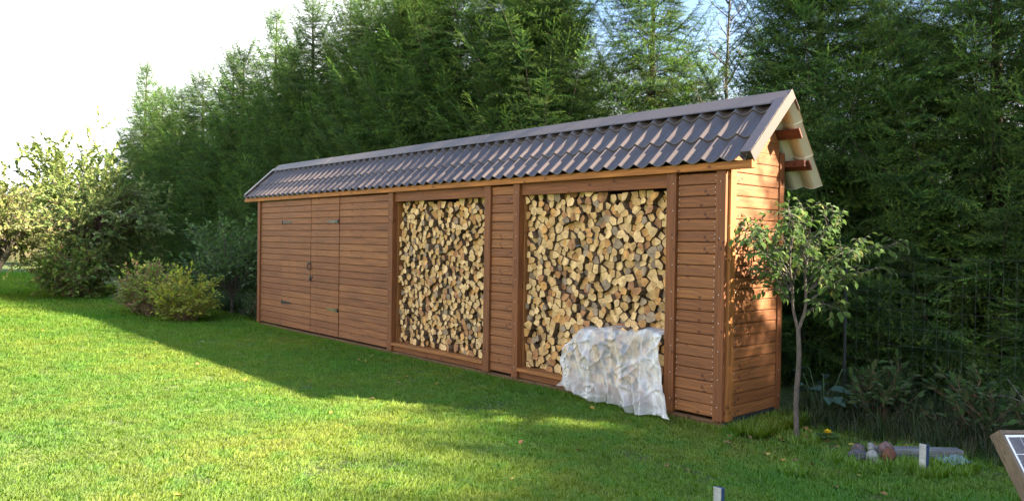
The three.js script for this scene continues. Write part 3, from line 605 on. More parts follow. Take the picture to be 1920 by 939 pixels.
//      kind, x, z, height, turn, label
for (const a of [
  ['broad', 0.95, -3.75, 6.1, 0.3, 'broad dark spruce just right of the shed, its tips lit by the sun'],
  ['full', -0.9, -3.45, 6.0, 1.9, 'tall full spruce rising right behind the right gable end of the shed roof'],
  ['broad', 2.75, -3.35, 5.3, 2.6, 'spruce behind the wire fence at the right edge of the picture'],
  ['open', -3.85, -3.9, 6.6, 0.9, 'open tall spruce with bare trunk showing against the gap of sky'],
  ['full', -5.6, -3.3, 6.4, 4.1, 'dark spruce behind the right half of the roof, left of the sky gap'],
  ['full', -6.7, -3.8, 6.7, 2.9, 'spruce close behind two others above the right half of the roof'],
  ['broad', -7.9, -3.3, 6.6, 0.2, 'wide dense spruce above the middle of the shed roof, cut by the picture top'],
  ['full', -9.3, -3.2, 6.9, 5.2, 'spruce above the left half of the roof, cut by the picture top'],
  ['full', -10.4, -3.8, 7.1, 3.4, 'narrow spruce between the pointed one and the next above the left half of the roof'],
  ['spire', -11.6, -3.4, 7.2, 1.1, 'pointed spruce behind the left end of the shed roof'],
  ['spire', -12.8, -3.7, 7.4, 4.6, 'thin-topped spruce just left of the shed end, cut by the picture top'],
  ['spire', -13.9, -3.3, 7.6, 2.9, 'spruce left of the shed whose spire is cut by the picture top'],
  ['farfull', -15.2, -3.4, 6.6, 0.4, 'spruce with bright sunlit top, lower than its pointed neighbours left of the shed'],
  ['farspire', -16.7, -3.5, 7.9, 3.3, 'spruce whose pointed yellow-green top stands out against the white sky'],
  ['farfull', -18.2, -3.2, 7.0, 2.2, 'dark spruce in the middle of the left part of the hedge'],
  ['farspire', -19.8, -3.6, 7.3, 5.0, 'spruce with narrow top on the falling line of the left hedge'],
  ['farfull', -21.6, -3.3, 6.8, 1.5, 'rounded spruce on the falling line of the left hedge'],
  ['farfull', -23.6, -3.2, 6.6, 2.7, 'lower spruce near the left end of the hedge, above the fruit tree'],
  ['farfull', -26.0, -3.3, 6.9, 3.8, 'spruce standing second from the left end of the hedge'],
  ['farspire', -28.4, -3.4, 8.3, 0.8, 'leftmost spruce of the hedge, with a sunlit pointed top'],
]) spruce(...a);
// the second row that closes the hedge, and the hedge going on to the right of the picture
for (const [x, z, h, t, where] of [[1.8, -5.4, 4.6, 0.2, 'right of the young tree'], [-0.3, -5.3, 4.4, 1.3, 'just right of the gable end'], [-2.4, -5.2, 4.5, 2.2, 'under the thin dead spruce'], [-4.6, -5.3, 4.7, 3.0, 'left of the open tall spruce'], [-6.6, -5.3, 4.6, 4.4, 'behind the right half of the roof'], [-8.7, -5.2, 5.0, 5.5, 'behind the middle of the roof'], [-10.8, -5.3, 5.2, 0.8, 'behind the left half of the roof'], [-13.2, -5.2, 5.3, 1.9, 'behind the left end of the roof'], [-15.8, -5.3, 5.4, 2.7, 'just left of the shed'], [-18.6, -5.2, 5.4, 3.9, 'behind the dark hedge left of the shed'], [-21.6, -5.3, 5.2, 4.8, 'above the small dark fruit tree'], [-25, -5.3, 5.2, 0.1, 'behind the apple tree']])
  spruce('low', x, z, h, t, `half-hidden lower spruce in the second row ${where}`, 'spruces of the second row behind the hedge');
for (const [x, z, h, t, nth] of [[4.7, -4.1, 4.3, 0.5, 'first'], [6.5, -4.1, 4.6, 1.7, 'second'], [8.3, -3.8, 6.2, 3.1, 'third'], [10.2, -3.7, 6.9, 4.2, 'fourth'], [12.2, -3.6, 7.2, 5.1, 'fifth']])
  spruce('broad', x, z, h, t, `${nth} hedge spruce beyond the right edge of the picture`, 'spruces of the hedge right of the picture');
spruce('spire', 3.5, -2.3, 3.3, 2.2, 'young spruce standing before the hedge just outside the picture at the right', HG, 1.25);
console.log('sprays per prototype', sprayCount);

// the thin dead spruce in the gap of sky
{
  const t = thing('dead_spruce', 'thin leafless dead spruce with bare twigs in the gap of sky', 'tree', [-2.75, 0, -4.3]), r = rng(61), h = 6.2;
  part(t, 'trunk', tube([V(0, 0, 0), V(0.03, 2, 0), V(0, 4, 0.02), V(0.04, h, 0)], 0.055, 0.006, 6), twigGrey);
  const tw = [];
  for (let y = 2.0; y < h - 0.1; y += 0.24) for (let k = 0; k < 4; k++) {
    const az = r() * 6.283, l = (0.20 + 0.75 * Math.pow(1 - y / h, 0.5)) * (0.6 + 0.6 * r()), d = V(Math.cos(az), 0.75 + 0.4 * r(), Math.sin(az)).normalize(), p0 = V(0, y + r() * 0.1, 0);
    tw.push(tube([p0, p0.clone().addScaledVector(d, l * 0.5), p0.clone().addScaledVector(d, l).add(V(0, l * 0.12, 0))], 0.010, 0.003, 4));
    for (let q = 0; q < 4; q++) { const p1 = p0.clone().addScaledVector(d, l * (0.3 + 0.6 * r())), d2 = d.clone().add(V(r() - 0.5, r() * 0.3, r() - 0.5)).normalize(); tw.push(tube([p1, p1.clone().addScaledVector(d2, 0.10 + 0.2 * r())], 0.005, 0.002, 3)); }
  }
  stuff(part(t, 'branches', mergeGeometries(tw), twigGrey)); shadows(t);
}

// broad leaves
function leafGeo(len, w, fold = 0.25, droop = 0.25) {
  const P = [], N = [], C = [], I = [], n = 4;
  for (let i = 0; i <= n; i++) {
    const t = i / n, hw = w / 2 * Math.sin(Math.PI * Math.pow(t, 0.8)) + 0.0004, y = -droop * len * t * t;
    for (const s of [-1, 0, 1]) { P.push(len * t, y + Math.abs(s) * hw * fold, s * hw); N.push(0, 1, 0); const v = s ? 1 : 0.9; C.push(v, v, v); }
  }
  for (let i = 0; i < n; i++) for (const k of [0, 1]) { const a = i * 3 + k, b = a + 3; I.push(a, a + 1, b, a + 1, b + 1, b); }
  const g = new THREE.BufferGeometry();
  g.setAttribute('position', new THREE.Float32BufferAttribute(P, 3)); g.setAttribute('color', new THREE.Float32BufferAttribute(C, 3)); g.setIndex(I); g.computeVertexNormals(); return g;
}
function leafMatrix(p, out, r, s) {
  const x = out.clone().add(V((r() - 0.5) * 1.1, (r() - 0.5) * 0.9 - 0.2, (r() - 0.5) * 1.1)).normalize(), up = V((r() - 0.5) * 1.3, 1, (r() - 0.5) * 1.3);
  const z = V().crossVectors(x, up).normalize(), y = V().crossVectors(z, x);
  return new THREE.Matrix4().makeBasis(x.multiplyScalar(s), y.multiplyScalar(s), z.multiplyScalar(s)).setPosition(p);
}
// a shrub or fruit tree: stems that fork into a crown of an ellipsoid, leaves in clumps along the outer twigs
function leafy(root, o) {
  const r = rng(o.seed), stems = [], mats = [], trunkPts = o.trunk.map((p) => V(...p)), top = trunkPts[trunkPts.length - 1];
  if (o.trunkR) part(root, 'trunk', tube(curve(trunkPts, 12), o.trunkR, o.trunkR * 0.6, 8), o.bark ?? barkFruit);
  const c = V(...o.center), [ex, ey, ez] = o.size;
  for (let i = 0; i < o.limbs; i++) {
    const u = r() * 2 - 1, a = r() * 6.283, q = Math.sqrt(1 - u * u), k = 0.55 + 0.5 * r(), end = V(c.x + ex * q * Math.cos(a) * k, c.y + ey * u * k, c.z + ez * q * Math.sin(a) * k);
    if (end.y < (o.floor ?? 0.12)) end.y = (o.floor ?? 0.12) + r() * 0.2;
    const st = o.trunkR ? curve(trunkPts, 12)[Math.floor(lerp(6, 12, r()))] : V((r() - 0.5) * ex * 0.5, 0, (r() - 0.5) * ez * 0.5);
    const mid = st.clone().lerp(end, 0.5).add(V((r() - 0.5) * 0.25 * ex, 0.12 * ey + (r() - 0.5) * 0.2, (r() - 0.5) * 0.25 * ez)), pts = curve([st, mid, end], 8), len = st.distanceTo(end);
    stems.push(tube(pts, (o.limbR ?? 0.012) * (0.7 + 0.6 * r()), 0.003, 4));
    const twigs = o.twigs ?? 7;
    for (let j = 0; j < twigs; j++) {
      const t = 0.35 + 0.65 * (j + r()) / twigs, p = pts[Math.min(8, Math.floor(t * 8.99))], d = end.clone().sub(st).normalize().add(V((r() - 0.5) * 1.8, (r() - 0.3) * 1.2, (r() - 0.5) * 1.8)).normalize(), tl = (o.twigLen ?? 0.3) * (0.5 + r());
      const e = p.clone().addScaledVector(d, tl); e.y -= tl * 0.12;
      stems.push(tube([p, p.clone().addScaledVector(d, tl * 0.5), e], 0.004, 0.0015, 3));
      for (let l = 0; l < o.leaves; l++) { const lp = p.clone().lerp(e, 0.15 + 0.85 * (l + r()) / o.leaves); mats.push([leafMatrix(lp.add(V((r() - 0.5) * 0.05, (r() - 0.5) * 0.05, (r() - 0.5) * 0.05)), d, r, (0.7 + 0.6 * r())), lp]); }
    }
  }
  stuff(part(root, 'branches', mergeGeometries(stems), o.bark ?? barkFruit));
  const im = new THREE.InstancedMesh(o.leaf, o.mat, mats.length), col = new THREE.Color();
  mats.forEach(([m], i) => { im.setMatrixAt(i, m); const k = o.tints[Math.floor(r() * o.tints.length)], v = 0.75 + 0.5 * r(); col.setRGB(k[0] * v, k[1] * v, k[2] * v); im.setColorAt(i, col); });
  im.name = 'foliage'; im.castShadow = im.receiveShadow = true; stuff(im); root.add(im);
  return root;
}
const LEAF = { big: leafGeo(0.085, 0.048), mid: leafGeo(0.07, 0.036), small: leafGeo(0.05, 0.026), pale: leafGeo(0.095, 0.052), far: leafGeo(0.22, 0.13) };
const leafWhite = leafMat(1, 1, 1, 0.38);
leafy(thing('shrub', 'low yellow-green shrub on the lawn edge left of the shed, nearest to it', 'shrub', [-11.0, 0, 0.75]), { seed: 71, trunk: [[0, 0, 0]], center: [0, 0.42, 0], size: [0.70, 0.47, 0.6], limbs: 70, twigs: 8, twigLen: 0.2, leaves: 7, leaf: LEAF.mid, mat: leafWhite, limbR: 0.008, bark: twigBrown, tints: [[0.38, 0.42, 0.045], [0.48, 0.46, 0.055], [0.27, 0.37, 0.045], [0.48, 0.42, 0.07]] });
leafy(thing('shrub', 'green shrub with reddish leaves at its foot, left of the yellow-green shrub', 'shrub', [-12.15, 0, 1.05]), { seed: 72, trunk: [[0, 0, 0]], center: [0, 0.50, 0], size: [0.66, 0.55, 0.55], limbs: 60, twigs: 8, twigLen: 0.24, leaves: 7, leaf: LEAF.mid, mat: leafWhite, limbR: 0.008, bark: twigBrown, tints: [[0.25, 0.36, 0.05], [0.34, 0.42, 0.07], [0.20, 0.30, 0.045], [0.38, 0.20, 0.11], [0.40, 0.38, 0.12]] });
leafy(thing('shrub', 'small shrub with pinkish dry flower heads, left of the two larger lawn shrubs', 'shrub', [-13.0, 0, 1.05]), { seed: 73, trunk: [[0, 0, 0]], center: [0, 0.36, 0], size: [0.38, 0.36, 0.35], limbs: 24, twigs: 6, twigLen: 0.18, leaves: 6, leaf: LEAF.mid, mat: leafWhite, limbR: 0.006, bark: twigBrown, tints: [[0.14, 0.17, 0.04], [0.34, 0.20, 0.15], [0.28, 0.16, 0.11]] });
leafy(thing('shrub', 'wide dark green currant-like shrub far left under the pale fruit tree', 'shrub', [-17.6, 0, 1.2]), { seed: 74, trunk: [[0, 0, 0]], center: [0, 0.62, 0], size: [1.0, 0.65, 0.8], limbs: 90, twigs: 9, twigLen: 0.3, leaves: 13, leaf: LEAF.pale, mat: leafWhite, limbR: 0.009, bark: twigBrown, tints: [[0.16, 0.27, 0.05], [0.22, 0.33, 0.06], [0.34, 0.40, 0.08], [0.24, 0.15, 0.07]] });
leafy(thing('apple_tree', 'apple tree with reddish trunk and pale sunlit leaves left of the hedge', 'tree', [-19.0, 0, 0.35]), { seed: 75, trunk: [[0, 0, 0], [0.1, 0.7, 0.05], [-0.05, 1.4, 0], [0.15, 2.3, 0.1]], trunkR: 0.10, center: [0.1, 1.85, 0.1], size: [1.95, 1.4, 1.8], limbs: 95, twigs: 10, twigLen: 0.55, leaves: 20, leaf: LEAF.pale, mat: leafWhite, limbR: 0.028, floor: 0.6, bark: std({ color: lin(0.25, 0.13, 0.085), map: barkMap, roughness: 0.9 }), tints: [[0.22, 0.28, 0.075], [0.17, 0.25, 0.06], [0.27, 0.32, 0.09], [0.30, 0.31, 0.12], [0.13, 0.21, 0.05]] });
leafy(thing('fruit_tree', 'small dark green fruit tree with several stems against the hedge left of the shed', 'tree', [-11.6, 0, -0.35]), { seed: 76, trunk: [[0, 0, 0], [0.03, 0.3, 0], [0, 0.6, 0.02]], trunkR: 0.035, center: [-0.3, 1.1, 0], size: [1.05, 0.85, 0.8], limbs: 55, twigs: 9, twigLen: 0.36, leaves: 7, leaf: LEAF.big, mat: leafWhite, limbR: 0.012, floor: 0.35, tints: [[0.085, 0.16, 0.04], [0.11, 0.20, 0.05], [0.16, 0.24, 0.07]] });
leafy(thing('fruit_tree', 'leaning fruit tree cut by the left edge of the picture', 'tree', [-18.6, 0, 2.75]), { seed: 77, trunk: [[0, 0, 0], [0.15, 0.6, 0.0], [0.45, 1.1, -0.2], [0.9, 1.7, -0.4]], trunkR: 0.10, center: [0.3, 1.75, 0.1], size: [1.4, 0.75, 1.3], limbs: 60, twigs: 9, twigLen: 0.5, leaves: 16, leaf: LEAF.pale, mat: leafWhite, limbR: 0.024, floor: 0.9, tints: [[0.22, 0.26, 0.07], [0.17, 0.22, 0.055], [0.27, 0.27, 0.09], [0.26, 0.20, 0.09]] });
// far off at the left: pale trees and brush in the sun
for (const [x, z, h, w, label, tint] of [
  [-38, -3, 6.6, 2.6, 'pale yellow-green birch-like tree behind the fruit trees at the far left', [[0.19, 0.25, 0.06], [0.24, 0.28, 0.07], [0.15, 0.21, 0.05]]],
  [-47, 3.0, 5.0, 3.2, 'pale rounded bush far off at the left edge of the picture', [[0.22, 0.25, 0.07], [0.28, 0.26, 0.09], [0.18, 0.21, 0.06]]],
  [-44, -0.5, 4.3, 3.0, 'far pale bush between the birch-like tree and the left edge', [[0.20, 0.24, 0.06], [0.26, 0.26, 0.08]]],
  [-58, -6, 6.0, 4.0, 'farthest hazy bush behind the birch-like tree', [[0.20, 0.25, 0.06], [0.25, 0.27, 0.08]]],
]) leafy(thing('far_tree', label, 'tree', [x, 0, z]), { seed: 90 + Math.round(h * 10), trunk: [[0, 0, 0], [0.1, h * 0.25, 0], [0, h * 0.5, 0.1]], trunkR: 0.12, center: [0, h * 0.55, 0], size: [w, h * 0.47, w], limbs: 60, twigs: 8, twigLen: 0.9, leaves: 14, leaf: LEAF.far, mat: leafWhite, limbR: 0.04, floor: 0.3, tints: tint });

for (const [x, z, sd, w, label] of [[0.75, -1.25, 131, 0.35, 'dark nettle-like weeds in the shade just right of the shed'], [1.55, -1.35, 132, 0.45, 'dark leafy weeds growing before the wire fence behind the stones'], [2.3, -1.2, 133, 0.45, 'dark leafy weeds before the hedge behind the solar panel'], [-10.2, -0.35, 134, 0.4, 'dark low weeds at the left end of the shed']])
  leafy(thing('weed_clump', label, 'plant', [x, 0, z], 0, undefined), { seed: sd, trunk: [[0, 0, 0]], center: [0, 0.26, 0], size: [w, 0.30, 0.35], limbs: 34, twigs: 5, twigLen: 0.12, leaves: 5, leaf: LEAF.mid, mat: leafWhite, limbR: 0.004, floor: 0.06, bark: twigBrown, tints: [[0.05, 0.10, 0.025], [0.065, 0.12, 0.03], [0.09, 0.12, 0.04]] });

// ---------------------------------------------------------------- the small tree at the right end of the shed
{
  const T = V(0.534, 0, -0.23), t = thing('young_tree', 'young pear-like tree with slender forked trunk in front of the shed end wall', 'tree', T.toArray()), r = rng(314);
  // points as (picture right, up, away) about the foot
  const Q = (a, y, b) => V(RIGHT.x * a - RIGHT.z * b * -1 * -1, y, RIGHT.z * a + 0).add(V(0, 0, 0)).set(RIGHT.x * a + Math.sin(YAW) * b, y, RIGHT.z * a - Math.cos(YAW) * b);
  const limb = (pts, r0, r1, n = 10) => { const c = curve(pts, n); return { c, g: tube(c, r0, r1, 7) }; };
  const trunk = limb([Q(0, -0.03, 0), Q(-0.008, 0.35, 0.01), Q(0.004, 0.65, 0), Q(-0.004, 0.93, 0.01)], 0.023, 0.018, 14);
  const A = limb([Q(-0.004, 0.90, 0.01), Q(-0.045, 1.08, 0.02), Q(-0.06, 1.25, 0), Q(-0.10, 1.45, -0.04), Q(-0.08, 1.72, -0.06)], 0.014, 0.005);
  const B = limb([Q(0.0, 0.91, 0.01), Q(0.05, 1.08, 0.0), Q(0.055, 1.28, 0.03), Q(0.07, 1.5, 0.05), Q(0.10, 1.84, 0.03)], 0.015, 0.005);
  part(t, 'trunk', mergeGeometries([trunk.g, A.g, B.g]), std({ color: lin(0.20, 0.155, 0.12), map: mottle, bumpMap: barkMap, bumpScale: 0.002, roughness: 0.9 }));
  const ends = [[-0.53, 1.74, -0.12, A, .5], [-0.44, 1.58, -0.20, A, .42], [-0.33, 1.72, 0.10, A, .55], [-0.30, 1.40, -0.05, A, .3], [-0.22, 1.22, 0.1, A, .25], [-0.16, 1.85, -0.15, A, .8], [0.02, 1.92, 0.05, B, .8], [0.22, 1.86, -0.1, B, .7], [0.36, 1.80, 0.12, B, .6],
    [0.48, 1.64, -0.05, B, .5], [0.66, 1.60, 0.1, B, .42], [0.80, 1.62, 0.02, B, .4], [0.58, 1.42, -0.12, B, .3], [0.40, 1.24, 0.15, B, .25], [0.30, 1.08, -0.05, B, .15], [0.16, 1.60, 0.3, B, .5], [-0.05, 1.50, 0.34, A, .4], [0.10, 1.40, -0.32, B, .4], [-0.08, 1.62, -0.36, A, .5], [0.30, 1.55, -0.30, B, .5], [-0.24, 1.50, 0.28, A, .5], [0.48, 1.34, 0.25, B, .35], [-0.28, 1.66, 0.46, A, .6], [0.0, 1.74, 0.55, A, .6], [0.14, 1.50, 0.58, B, .5], [-0.14, 1.34, 0.50, A, .4], [0.28, 1.70, 0.50, B, .6], [-0.36, 1.84, 0.34, A, .7], [0.05, 1.92, 0.42, B, .7]];
  const tw = [], spots = [];
  for (const [a, y, b, from, f] of ends) {
    const s = from.c[Math.round(f * 10)], e = Q(a, y, b), c = curve([s, s.clone().lerp(e, 0.5).add(V((r() - 0.5) * 0.06, 0.05, (r() - 0.5) * 0.06)), e], 8); tw.push(tube(c, 0.007, 0.0025, 5));
    for (let i = 3; i <= 8; i++) { for (let k = 0; k < 3; k++) {
      const d = V(r() - 0.5, r() * 0.7 - 0.25, r() - 0.5).normalize(), l = 0.05 + 0.11 * r(), q = c[i].clone().addScaledVector(d, l);
      tw.push(tube([c[i], q], 0.0028, 0.0012, 3));
      for (let m = 0; m < 3; m++) spots.push([c[i].clone().lerp(q, 0.4 + 0.3 * m), d]);
    } spots.push([c[i].clone(), e.clone().sub(s).normalize()]); }
  }
  stuff(part(t, 'twigs', mergeGeometries(tw), twigGrey));
  const lg = [leafGeo(0.056, 0.030, 0.3, 0.3), leafGeo(0.047, 0.027, 0.2, 0.5), leafGeo(0.064, 0.032, 0.35, 0.15)];
  const lm = [[0.075, 0.14, 0.03], [0.105, 0.17, 0.04], [0.06, 0.115, 0.03], [0.17, 0.21, 0.055], [0.26, 0.26, 0.085]].map((c) => leafMat(...c, 0.4));
  const order = spots.map((s) => [r(), s]).sort((a, b) => a[0] - b[0]).map((x) => x[1]);
  order.forEach(([p, d], i) => { const m = leafMatrix(p, d.clone().add(V(0, -0.35, 0)), r, 0.8 + 0.5 * r()); if (i < 300) { const l = part(t, 'leaf', lg[i % 3], lm[Math.floor(r() * 5)]); l.applyMatrix4(m); } });
  for (let k = 0; k < 2; k++) {
    const list = order.slice(300).filter((_, i) => i % 2 === k), im = new THREE.InstancedMesh(lg[k], lm[k], list.length); list.forEach(([p, d], i) => im.setMatrixAt(i, leafMatrix(p, d.clone().add(V(0, -0.35, 0)), r, 0.8 + 0.5 * r())));
    im.name = 'foliage'; im.castShadow = im.receiveShadow = true; stuff(im); t.add(im);
  }
  console.log('young tree leaves', order.length);
}

// ---------------------------------------------------------------- crumpled clear plastic over the foot of the right stack
{
  const nu = 150, nv = 90, P = [], I = [], U = [];
  const edge = (u) => 0.73 + 0.05 * u - 0.16 * sstep(0.22, 0.0, u) + 0.018 * Math.sin(u * 17);
  for (let j = 0; j <= nv; j++) for (let i = 0; i <= nu; i++) {
    const u = i / nu, v = j / nv, flare = sstep(0.55, 1, v);
    let x = lerp(-1.78, -0.610, u) + lerp(0, lerp(-0.12, 0.17, u), v * v * 0.6 + 0.4 * flare) - 0.02 * Math.sin(v * 5);
    const hem = 0.018 + 0.05 * Math.abs(Math.sin(u * 7.3 + 1)) * (1 - u * 0.4) + 0.05 * sstep(0.4, 0.0, u);
    let y = v < 0.1 ? edge(u) + 0.02 - 0.02 * (v / 0.1) ** 2 : lerp(edge(u), hem, Math.pow((v - 0.1) / 0.9, 1.05));
    let z = v < 0.1 ? lerp(-0.16, 0.045, v / 0.1) : 0.045 + 0.035 * Math.sin((v - 0.1) / 0.9 * Math.PI * 0.9) + 0.05 * flare * u + 0.02 * flare;
    const am = sstep(0.02, 0.25, v);
    const fan = (u - 0.55) * (0.75 + 0.35 * v) + 0.06 * (fbm(u * 3 + 3, v * 2.2, 0, 2) - 0.5);
    const fold = (f, o, k) => Math.pow(1 - Math.abs(2 * fbm(fan * f + o, v * 1.3 + o, 0, 2) - 1), k);
    const cross = Math.pow(1 - Math.abs(2 * fbm(u * 4.5 + v * 5 + 2, v * 3.4 - u * 3 + 8, 0, 2) - 1), 9);
    z += am * (0.080 * fold(9, 40, 6) + 0.030 * fold(21, 11, 4) + 0.022 * cross + 0.08 * (fbm(u * 4 + 9, v * 1.1 + 4, 0, 2) - 0.5)) + 0.01 * am;
    y += (1 - am) * 0.03 * (fbm(u * 14, v * 9, 2, 2) - 0.5);
    P.push(x, Math.max(0.012, y), Math.max(z, v > 0.1 ? lerp(0.03, 0.062, sstep(0.80, 0.9, u)) : -1)); U.push(u, v);
  }
  for (let j = 0; j < nv; j++) for (let i = 0; i < nu; i++) { const a = j * (nu + 1) + i, b = a + nu + 1; I.push(a, b, a + 1, a + 1, b, b + 1); }
  const g = new THREE.BufferGeometry(); g.setAttribute('position', new THREE.Float32BufferAttribute(P, 3)); g.setAttribute('uv', new THREE.Float32BufferAttribute(U, 2)); g.setIndex(I); g.computeVertexNormals();
  const m = part(scene, numbered('plastic_sheet'), g, new THREE.MeshPhysicalMaterial({ color: lin(0.95, 0.93, 0.89), roughness: 0.2, transmission: 0.92, transmissionMap: filmMap, bumpMap: crinkle, bumpScale: 0.02, thickness: 0, ior: 1.45, side: THREE.DoubleSide, specularIntensity: 1 }));
  tag(m, 'crumpled translucent plastic sheet draped over the bottom of the right woodpile', 'plastic sheet');
}

// ---------------------------------------------------------------- things lying at the right
function rock(name, label, cat, pos, size, mat, seed, group, turn = 0) {
  const g0 = new THREE.IcosahedronGeometry(1, 4); g0.deleteAttribute('uv'); g0.deleteAttribute('normal'); const g = mergeVertices(g0), p = g.attributes.position, r = rng(seed), o = r() * 50;
  const planes = Array.from({ length: 9 }, () => [V(r() - 0.5, r() - 0.5, r() - 0.5).normalize(), 0.70 + 0.25 * r()]);
  for (let i = 0; i < p.count; i++) {
    const v = V(p.getX(i), p.getY(i), p.getZ(i)); for (const [n, d] of planes) { const e = v.dot(n) - d; if (e > 0) v.addScaledVector(n, -e * 0.85); }
    v.multiplyScalar(1 + 0.16 * (fbm(v.x * 2 + o, v.y * 2 + o, v.z * 2 + 5, 3) - 0.5)); p.setXYZ(i, v.x * size[0] * 0.86, v.y * size[1] * 0.86, v.z * size[2] * 0.86);
  }
  g.computeVertexNormals(); const uv = new Float32Array(p.count * 2); for (let i = 0; i < p.count; i++) { uv[2 * i] = p.getX(i) * 3 + p.getY(i) * 2; uv[2 * i + 1] = p.getZ(i) * 3 + p.getY(i) * 3; } g.setAttribute('uv', new THREE.BufferAttribute(uv, 2));
  const m = part(scene, numbered(name), g, mat); m.position.set(pos[0], pos[1] - 0.014, pos[2]); m.rotation.y = turn; return tag(m, label, cat, group);
}
const stone = (r, g, b, rough = 0.9) => std({ color: lin(r * 0.75, g * 0.75, b * 0.72), map: mottle, bumpMap: mottle, bumpScale: 0.004, roughness: rough });
const SG = 'stones heaped on the lawn edge';
rock('stone', 'rounded red-brown stone lying on the front of the stone heap', 'stone', [1.302, 0.07, -0.118], [0.062, 0.082, 0.062], stone(0.30, 0.115, 0.065), 5, SG, 0.4);
rock('stone', 'pinkish grey stone on top of the stone heap behind the red-brown one', 'stone', [1.25, 0.105, -0.20], [0.07, 0.062, 0.06], stone(0.36, 0.22, 0.20), 9, SG, 1.1);
rock('stone', 'pale grey-white angular stone left of the red-brown stone', 'stone', [1.205, 0.05, -0.06], [0.055, 0.068, 0.05], stone(0.58, 0.57, 0.54), 14, SG, 0.2);
rock('stone', 'small white stone leaning over the pale angular stone', 'stone', [1.17, 0.115, -0.12], [0.045, 0.038, 0.035], stone(0.55, 0.53, 0.50), 3, SG, 2.0);
rock('stone', 'dark bluish grey stone at the left of the stone heap', 'stone', [1.112, 0.045, -0.04], [0.085, 0.062, 0.07], stone(0.19, 0.18, 0.20), 27, SG, 0.9);
rock('stone', 'dull pink stone at the left back of the stone heap', 'stone', [1.06, 0.06, -0.16], [0.075, 0.055, 0.07], stone(0.30, 0.22, 0.21), 31, SG, 2.4);
rock('stone', 'smallest grey stone at the foot of the pale angular stone', 'stone', [1.245, 0.03, -0.03], [0.045, 0.04, 0.04], stone(0.42, 0.37, 0.31), 40, SG, 1.9);
rock('stone', 'single round cream stone half sunk in the lawn', 'stone', [0.962, 0.022, 0.61], [0.048, 0.036, 0.042], stone(0.62, 0.58, 0.47), 51, undefined, 0.3);
rock('stone', 'small pale stone beside the foot of the young tree', 'stone', [0.46, 0.02, -0.20], [0.03, 0.026, 0.028], stone(0.50, 0.50, 0.48), 57, undefined, 0.3);
{ // grey kerb-like beam lying behind the stones
  const g = new RoundedBoxGeometry(0.62, 0.085, 0.10, 2, 0.010); boxUV(g); const m = part(scene, numbered('concrete_beam'), g, stone(0.42, 0.42, 0.43)); m.position.set(1.40, 0.05, -0.40); m.rotation.y = 0.80; tag(m, 'pale grey concrete beam lying in the grass behind the stones', 'beam');
}
{ // crumpled greenish glassy foil
  const g = new THREE.PlaneGeometry(0.22, 0.12, 26, 16); g.rotateX(-Math.PI / 2); const p = g.attributes.position;
  for (let i = 0; i < p.count; i++) { const x = p.getX(i), z = p.getZ(i), n = fbm(x * 18 + 3, z * 18 + 9, 0, 3); p.setXYZ(i, x + 0.02 * n, 0.018 + 0.06 * Math.pow(1 - Math.abs(2 * n - 1), 3) * (1 - (x / 0.14) ** 2 * 0.7), z + 0.015 * n); }
  g.computeVertexNormals(); const m = part(scene, numbered('plastic_scrap'), g, new THREE.MeshPhysicalMaterial({ color: lin(0.30, 0.42, 0.39), transmission: 0.55, thickness: 0, roughness: 0.25, side: THREE.DoubleSide })); m.position.set(1.62, 0, -0.45); m.rotation.y = 0.8; tag(m, 'crumpled pale turquoise plastic scrap in the grass beside the concrete beam', 'plastic scrap');
}
function stake(x, z, h, label, turn) {
  const t = thing('marker_stake', label, 'stake', [x, 0, z], turn, undefined);
  const s = new THREE.Shape([[-0.024, -0.018], [0.024, -0.018], [0.024, 0.018], [-0.024, 0.018]].map((q) => new THREE.Vector2(...q)));
  const body = new RoundedBoxGeometry(0.050, h, 0.036, 1, 0.003); body.translate(0, h / 2 - 0.03, 0); part(t, 'blue_channel', body, std({ color: lin(0.055, 0.11, 0.26), roughness: 0.5, map: mottle }));
  const face = new THREE.Shape([[-0.023, 0], [0.023, 0], [0.023, h - 0.02], [-0.023, h - 0.02]].map((q) => new THREE.Vector2(...q)));
  for (const y of [0.35, 0.78]) { const o = new THREE.Path(); o.absarc(0, h * y, 0.0045, 0, 6.283, true); face.holes.push(o); }
  const fg = new THREE.ExtrudeGeometry(face, { depth: 0.004, bevelEnabled: true, bevelSize: 0.001, bevelThickness: 0.001, bevelSegments: 1 }); fg.translate(0, -0.005, 0.0195); part(t, 'white_face', fg, std({ color: lin(0.72, 0.70, 0.64), roughness: 0.55, map: mottle }));
  const holes = [0.35, 0.78].map((y) => { const c = new THREE.CylinderGeometry(0.0048, 0.0048, 0.003, 10); c.rotateX(Math.PI / 2); c.translate(0, h * y - 0.005, 0.0195); return c; }); part(t, 'bolt_hole', mergeGeometries(holes), M.dark);
}
stake(1.55, -0.09, 0.235, 'short stake with white drilled face and blue side standing beside the stones', -10 * rad);
stake(1.125, 1.83, 0.225, 'short stake at the bottom edge of the picture, only its top showing', 4 * rad);
